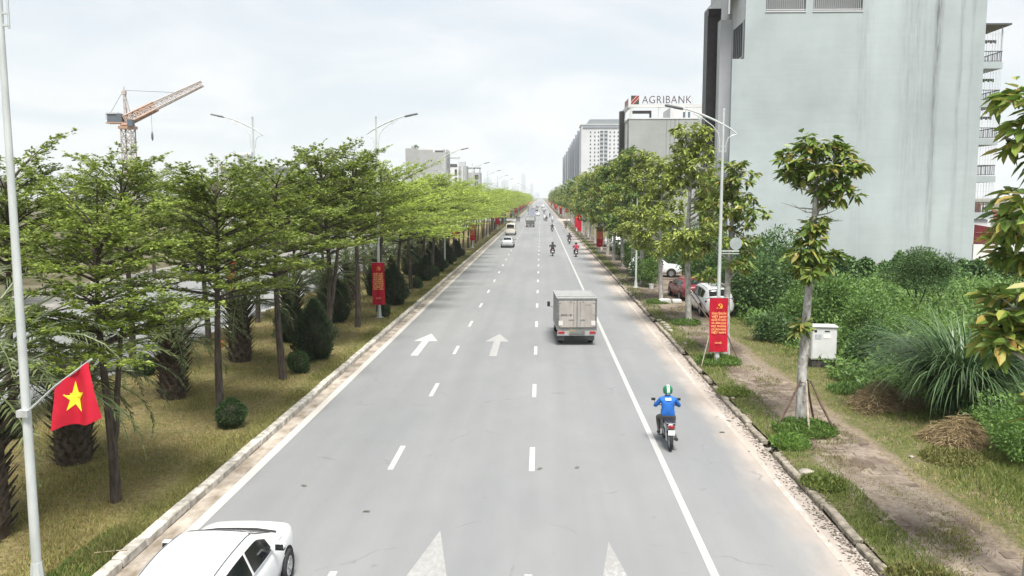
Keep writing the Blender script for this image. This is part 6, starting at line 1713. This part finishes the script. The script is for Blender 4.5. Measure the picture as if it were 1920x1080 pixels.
def rider_mesh():
    """One continuous figure, seated and leaning to the handlebars; forward = +Y, seat height 0.80."""
    J = []; E = []; Rr = []; mats_ = []
    def j(p, r): J.append(p); Rr.append(r if hasattr(r, '__len__') else (r, r)); return len(J) - 1
    def bone(a, b, m): E.append((a, b)); mats_.append(m)
    # 0 jacket 1 trousers 2 skin 3 shoes
    pel = j((0, -.02, .88), (.175, .14)); ab = j((0, .0, 1.03), (.19, .14)); chst = j((0, .05, 1.22), (.215, .145)); up = j((0, .09, 1.36), (.165, .11)); nk = j((0, .11, 1.44), .058); hd = j((0, .125, 1.53), .085); hd2 = j((0, .13, 1.62), .082)
    bone(pel, ab, 0); bone(ab, chst, 0); bone(chst, up, 0); bone(up, nk, 2); bone(nk, hd, 2); bone(hd, hd2, 2)
    for s in (1, -1):
        sh = j((s * .20, .09, 1.335), .082); el = j((s * .355, .15, 1.13), .062); wr_ = j((s * .31, .43, 1.10), .034); hn = j((s * .305, .50, 1.095), (.040, .024))
        bone(up, sh, 0); bone(sh, el, 0); bone(el, wr_, 2); bone(wr_, hn, 2)
        for q in range(4):
            f1 = j((s * (.335 - .02 * q), .545, 1.105 - .004 * q), .0095); f2 = j((s * (.335 - .02 * q), .562, 1.075), .009); f3 = j((s * (.335 - .02 * q), .538, 1.055), .008)
            bone(hn, f1, 2); bone(f1, f2, 2); bone(f2, f3, 2)
        th1 = j((s * .262, .50, 1.075), .011); th2 = j((s * .262, .53, 1.055), .009); bone(hn, th1, 2); bone(th1, th2, 2)
        hp = j((s * .115, .03, .83), .105); kn = j((s * .235, .43, .74), .072); an = j((s * .215, .27, .36), .046); hl = j((s * .215, .23, .29), .045); to = j((s * .235, .42, .285), .038)
        bone(pel, hp, 1); bone(hp, kn, 1); bone(kn, an, 1); bone(an, hl, 3); bone(hl, to, 3)
    me = bpy.data.meshes.new('rider_skeleton'); me.from_pydata(J, E, [])
    o = bpy.data.objects.new('rider_skeleton', me); col.objects.link(o)
    md = o.modifiers.new('skin', 'SKIN')
    for i, sv in enumerate(me.skin_vertices[0].data):
        sv.radius = Rr[i]; sv.use_root = (i == 0)
    sb = o.modifiers.new('sub', 'SUBSURF'); sb.levels = 2; sb.render_levels = 2
    bpy.context.view_layer.update()
    bm = bpy.data.meshes.new_from_object(o.evaluated_get(bpy.context.evaluated_depsgraph_get()))
    bpy.data.objects.remove(o)
    A = np.array([J[a] for a, b in E]); B_ = np.array([J[b] for a, b in E]); mt = np.array(mats_)
    c = np.array([p.center for p in bm.polygons]); rad_ = np.array([max(Rr[a]) + max(Rr[b]) for a, b in E]) / 2
    d = B_ - A; L2 = (d ** 2).sum(1)
    t_ = np.clip(((c[:, None] - A) * d).sum(2) / L2, 0, 1); dist = np.linalg.norm(c[:, None] - (A + t_[..., None] * d), axis=2) - rad_
    idx = mt[dist.argmin(1)]
    idx = np.where((idx == 2) & (c[:, 2] < 1.41) & (c[:, 1] < .36), 0, idx); idx = np.where((idx == 0) & (c[:, 2] < .90), 1, idx)
    bm.materials.clear()
    for m in (m_blue, m_greytr, m_skin, m_shoe): bm.materials.append(m)
    bm.polygons.foreach_set('material_index', idx.astype(np.int32)); bm.polygons.foreach_set('use_smooth', [True] * len(bm.polygons)); bm.update(); bm.name = 'person'
    return bm
RIDER = rider_mesh()
def helmet_mesh(m):
    mb = MB(); mb.lathe([(.118, -.10), (.137, -.04), (.142, .02), (.128, .085), (.09, .13), (.04, .15), (.005, .153)], 18); mb.box((0, .13, -.01), (.2, .06, .02)); return mb.mesh('helmet', m, True)
HELM = {k: helmet_mesh(v) for k, v in (('g', m_helm_g), ('d', m_helm_d), ('w', m_helm_w))}
sq = MB(); sq.grid(lambda u, v: ((u - .5) * .075, math.cos(R(-75 + 215 * v)) * -.146, .005 + math.sin(R(-75 + 215 * v)) * .152 if True else 0), 2, 14); STRIPE = sq.mesh('stripe', m_helm_w)

def moto_parts():
    out = {}
    t_ = MB(); r = .285
    t_.lathe([(r - .07, -.035), (r - .03, -.05), (r, -.02), (r, .02), (r - .03, .05), (r - .07, .035)], 26, axis='x', caps=False); out['tyre'] = t_.mesh('tyre', RUBBER, True)
    q = MB(); q.lathe([(r - .065, -.03), (r - .05, 0), (r - .065, .03)], 24, axis='x', caps=False); q.lathe([(.01, -.06), (.055, -.05), (.055, .05), (.01, .06)], 12, axis='x')
    for k in range(5):
        rot = Matrix.Rotation(k * 1.2566, 3, 'X'); q.box(rot @ Vector((0, 0, .13)), (.025, .03, .2), rot)
    out['rim'] = q.mesh('rim', CHROME)
    b = MB(); b.tube([(0, -.62, .70), (0, -.3, .68), (0, .1, .58), (0, .42, .52), (0, .55, .85)], [.09, .12, .11, .08, .06], 9); b.bbox((0, .1, .36), (.2, .42, .26), .05); b.bbox((0, .58, .72), (.26, .12, .4), .06); out['body'] = b.mesh('body', m_moto, True)
    b = MB(); b.bbox((0, .47, .55), (.44, .04, .42), .018, Matrix.Rotation(R(-15), 3, 'X')); out['leg_shield'] = b.mesh('leg_shield', m_moto_w, True)
    b = MB(); b.tube([(0, -.66, .72), (0, -.35, .63), (0, -.05, .6)], [.075, .135, .13], 9); out['fairing'] = b.mesh('fairing', m_moto_w, True)
    b = MB(); b.bbox((0, -.22, .77), (.26, .78, .09), .04); out['seat'] = b.mesh('seat', BLACK, True)
    b = MB(); b.tube([(.13, -.45, .80), (.14, -.74, .83), (0, -.82, .84), (-.14, -.74, .83), (-.13, -.45, .80)], .014, 6); out['grab_rail'] = b.mesh('grab_rail', CHROME)
    b = MB(); b.tube([(-.36, .47, 1.03), (-.2, .56, 1.04), (0, .57, 1.02), (.2, .56, 1.04), (.36, .47, 1.03)], .015, 6); b.tube([(0, .57, 1.0), (0, .62, .7)], .03, 7); b.bbox((0, .58, 1.0), (.2, .14, .12), .04); out['handlebar'] = b.mesh('handlebar', m_moto, True)
    b = MB(); b.bbox((0, -.75, .72), (.17, .08, .10), .03); out['tail_light'] = b.mesh('tail_light', REDLAMP, True)
    b = MB(); b.box((0, -.82, .575), (.19, .012, .14)); out['number_plate'] = b.mesh('number_plate', m_plate)
    b = MB()
    for k in range(9):
        a0 = R(40 + 14 * k); a1 = R(54 + 14 * k)
        b.add([(s * .055, -.60 - .0 + math.cos(a) * -.31 * -1 * -1, .285 + math.sin(a) * .31) for a in (a0, a1) for s in (-1, 1)], [(0, 1, 3, 2)])
    b.bbox((0, -.79, .56), (.12, .02, .24), .01); out['mudguard'] = b.mesh('mudguard', BLACK)
    b = MB(); b.tube([(.14, .1, .28), (.15, -.3, .3), (.155, -.72, .36)], [.03, .05, .052], 10); b.tube([(.155, -.72, .36), (.155, -.735, .362)], .03, 10); out['exhaust'] = b.mesh('exhaust', m_moto, True)
    b = MB(); b.tube([(-.27, .12, .26), (.27, .12, .26)], .018, 6); b.tube([(-.2, -.25, .32), (.24, -.25, .32)], .014, 6); out['foot_peg'] = b.mesh('foot_peg', BLACK)
    b = MB()
    for s in (.085, -.085): b.tube([(s, .60, .85), (s, .66, .285)], .022, 7)
    b.box((0, .605, .84), (.2, .05, .05)); out['fork'] = b.mesh('fork', CHROME); b = MB()
    for s in (.085, -.085): b.tube([(s, -.1, .36), (s, -.60, .285)], .018, 6); b.tube([(s * 1.2, -.56, .30), (s * 1.4, -.5, .7)], .025, 6)
    out['swing_arm'] = b.mesh('swing_arm', CHROME)
    return out
MO = moto_parts()
mi_ = MB(); mi_.tube([(0, 0, 0), (.05, -.02, .14)], .008, 5); mi_.bbox((.07, -.02, .18), (.12, .03, .08), .015); MIRR = mi_.mesh('mirror', BLACK)
def motorcycle(x, y, rz, label, person_label, helm, cloth, trous, stripe=False, ride_group='riders on the road'):
    e = tag(empty('motorcycle', (x, y, .004), rz), label, 'motorcycle', 'motorcycles on the road')
    for yy_ in (-.60, .66):
        w = empty('wheel', (0, yy_, .285), 0, e); link_mesh('tyre', MO['tyre'], w); link_mesh('rim', MO['rim'], w)
    for k in ('body', 'leg_shield', 'fairing', 'seat', 'grab_rail', 'handlebar', 'tail_light', 'number_plate', 'mudguard', 'exhaust', 'foot_peg', 'fork', 'swing_arm'): link_mesh(k, MO[k], e)
    for s in (1, -1):
        link_mesh('mirror', MIRR, e, (.3 * s, .5, 1.05), (0, 0, 0), (s, 1, 1))
    p = link_mesh('person', RIDER, None, (x, y, .004 - .02), (0, 0, rz))
    tag(p, person_label, 'person', ride_group)
    for i, m in ((0, cloth), (1, trous)):
        p.material_slots[i].link = 'OBJECT'; p.material_slots[i].material = m
    hm = link_mesh('helmet', HELM[helm], p, (0, .125, 1.60), (R(-10), 0, 0))
    if stripe: link_mesh('stripe', STRIPE, hm)
    return e, p
mo, pe = motorcycle(3.73, 24.1, R(-1), 'white and dark motorcycle close to the solid lane line, nearest to the camera', 'person in a blue jacket and green striped helmet riding the nearest motorcycle', 'g', m_blue, m_greytr, True)
lb = MB(); lb.grid(lambda u, v: ((u - .5) * .17, -.048 - .02 * math.sin(u * math.pi) + .045 * v, 1.335 + .07 * v), 4, 2); lb.build('jacket_label', mat('pale_print', (.45, .6, .68), .7), pe)
RD = [(1.48, 101.5, 'd', m_dkcl, m_dkcl, 'dark clothes', 'in the right lane left of the red rider'), (4.3, 100.2, 'd', m_redcl, m_dkcl, 'a red jacket', 'beside the solid lane line'), (4.42, 127, 'd', m_dkcl, m_greytr, 'dark clothes', 'near the kerb beyond the red rider'),
      (2.42, 172, 'd', m_dkcl, m_dkcl, 'dark clothes', 'left of the solid line farther on'), (5.7, 187, 'd', m_green_cl, m_dkcl, 'an olive jacket', 'pulling along the right kerb'), (1.15, 246, 'w', m_whcl, m_dkcl, 'a pale shirt', 'in the right lane past the trucks'),
      (1.7, 240, 'd', m_dkcl, m_dkcl, 'dark clothes', 'right beside the pale-shirted rider'), (3.3, 231, 'w', m_whcl, m_bluecl, 'a pale shirt and jeans', 'on the solid line far ahead'), (3.2, 287, 'd', m_dkcl, m_dkcl, 'black clothes', 'far ahead on the solid line'),
      (-7.0, 243, 'd', m_dkcl, m_dkcl, 'dark clothes', 'far off at the median edge, left one'), (-6.3, 241, 'd', m_green_cl, m_dkcl, 'olive clothes', 'far off at the median edge, right one'), (1.4, 345, 'd', m_dkcl, m_bluecl, 'dark clothes', 'far away in the right lane'),
      (2.6, 420, 'w', m_whcl, m_dkcl, 'pale clothes', 'near the vanishing end of the right lane'), (.9, 480, 'd', m_dkcl, m_dkcl, 'dark clothes', 'faint near the end of the road')]
for (x, y, h_, c1, c2, wd, where) in RD:
    motorcycle(x, y, 0, 'motorcycle of the rider in %s %s' % (wd, where), 'person in %s riding %s' % (wd, where), h_, c1, c2)

# ================================================================ HAZE
hz_m = bpy.data.materials.new('haze'); hz_m.use_nodes = True
hn = hz_m.node_tree.nodes; hn.clear()
ho = hn.new('ShaderNodeOutputMaterial'); hv = hn.new('ShaderNodeVolumePrincipled')
hv.inputs['Color'].default_value = (.90, .95, 1.0, 1); hv.inputs['Density'].default_value = 0.00017; hv.inputs['Anisotropy'].default_value = 0.0
hz_m.node_tree.links.new(hv.outputs[0], ho.inputs['Volume'])
mb = MB(); mb.box2((GX0 - 20, GY0 - 20, -1.2), (GX1 + 20, GY1 + 20, 190))
hz = mb.build('haze', hz_m); tag(hz, 'thin pale haze over the whole place', kind='stuff')
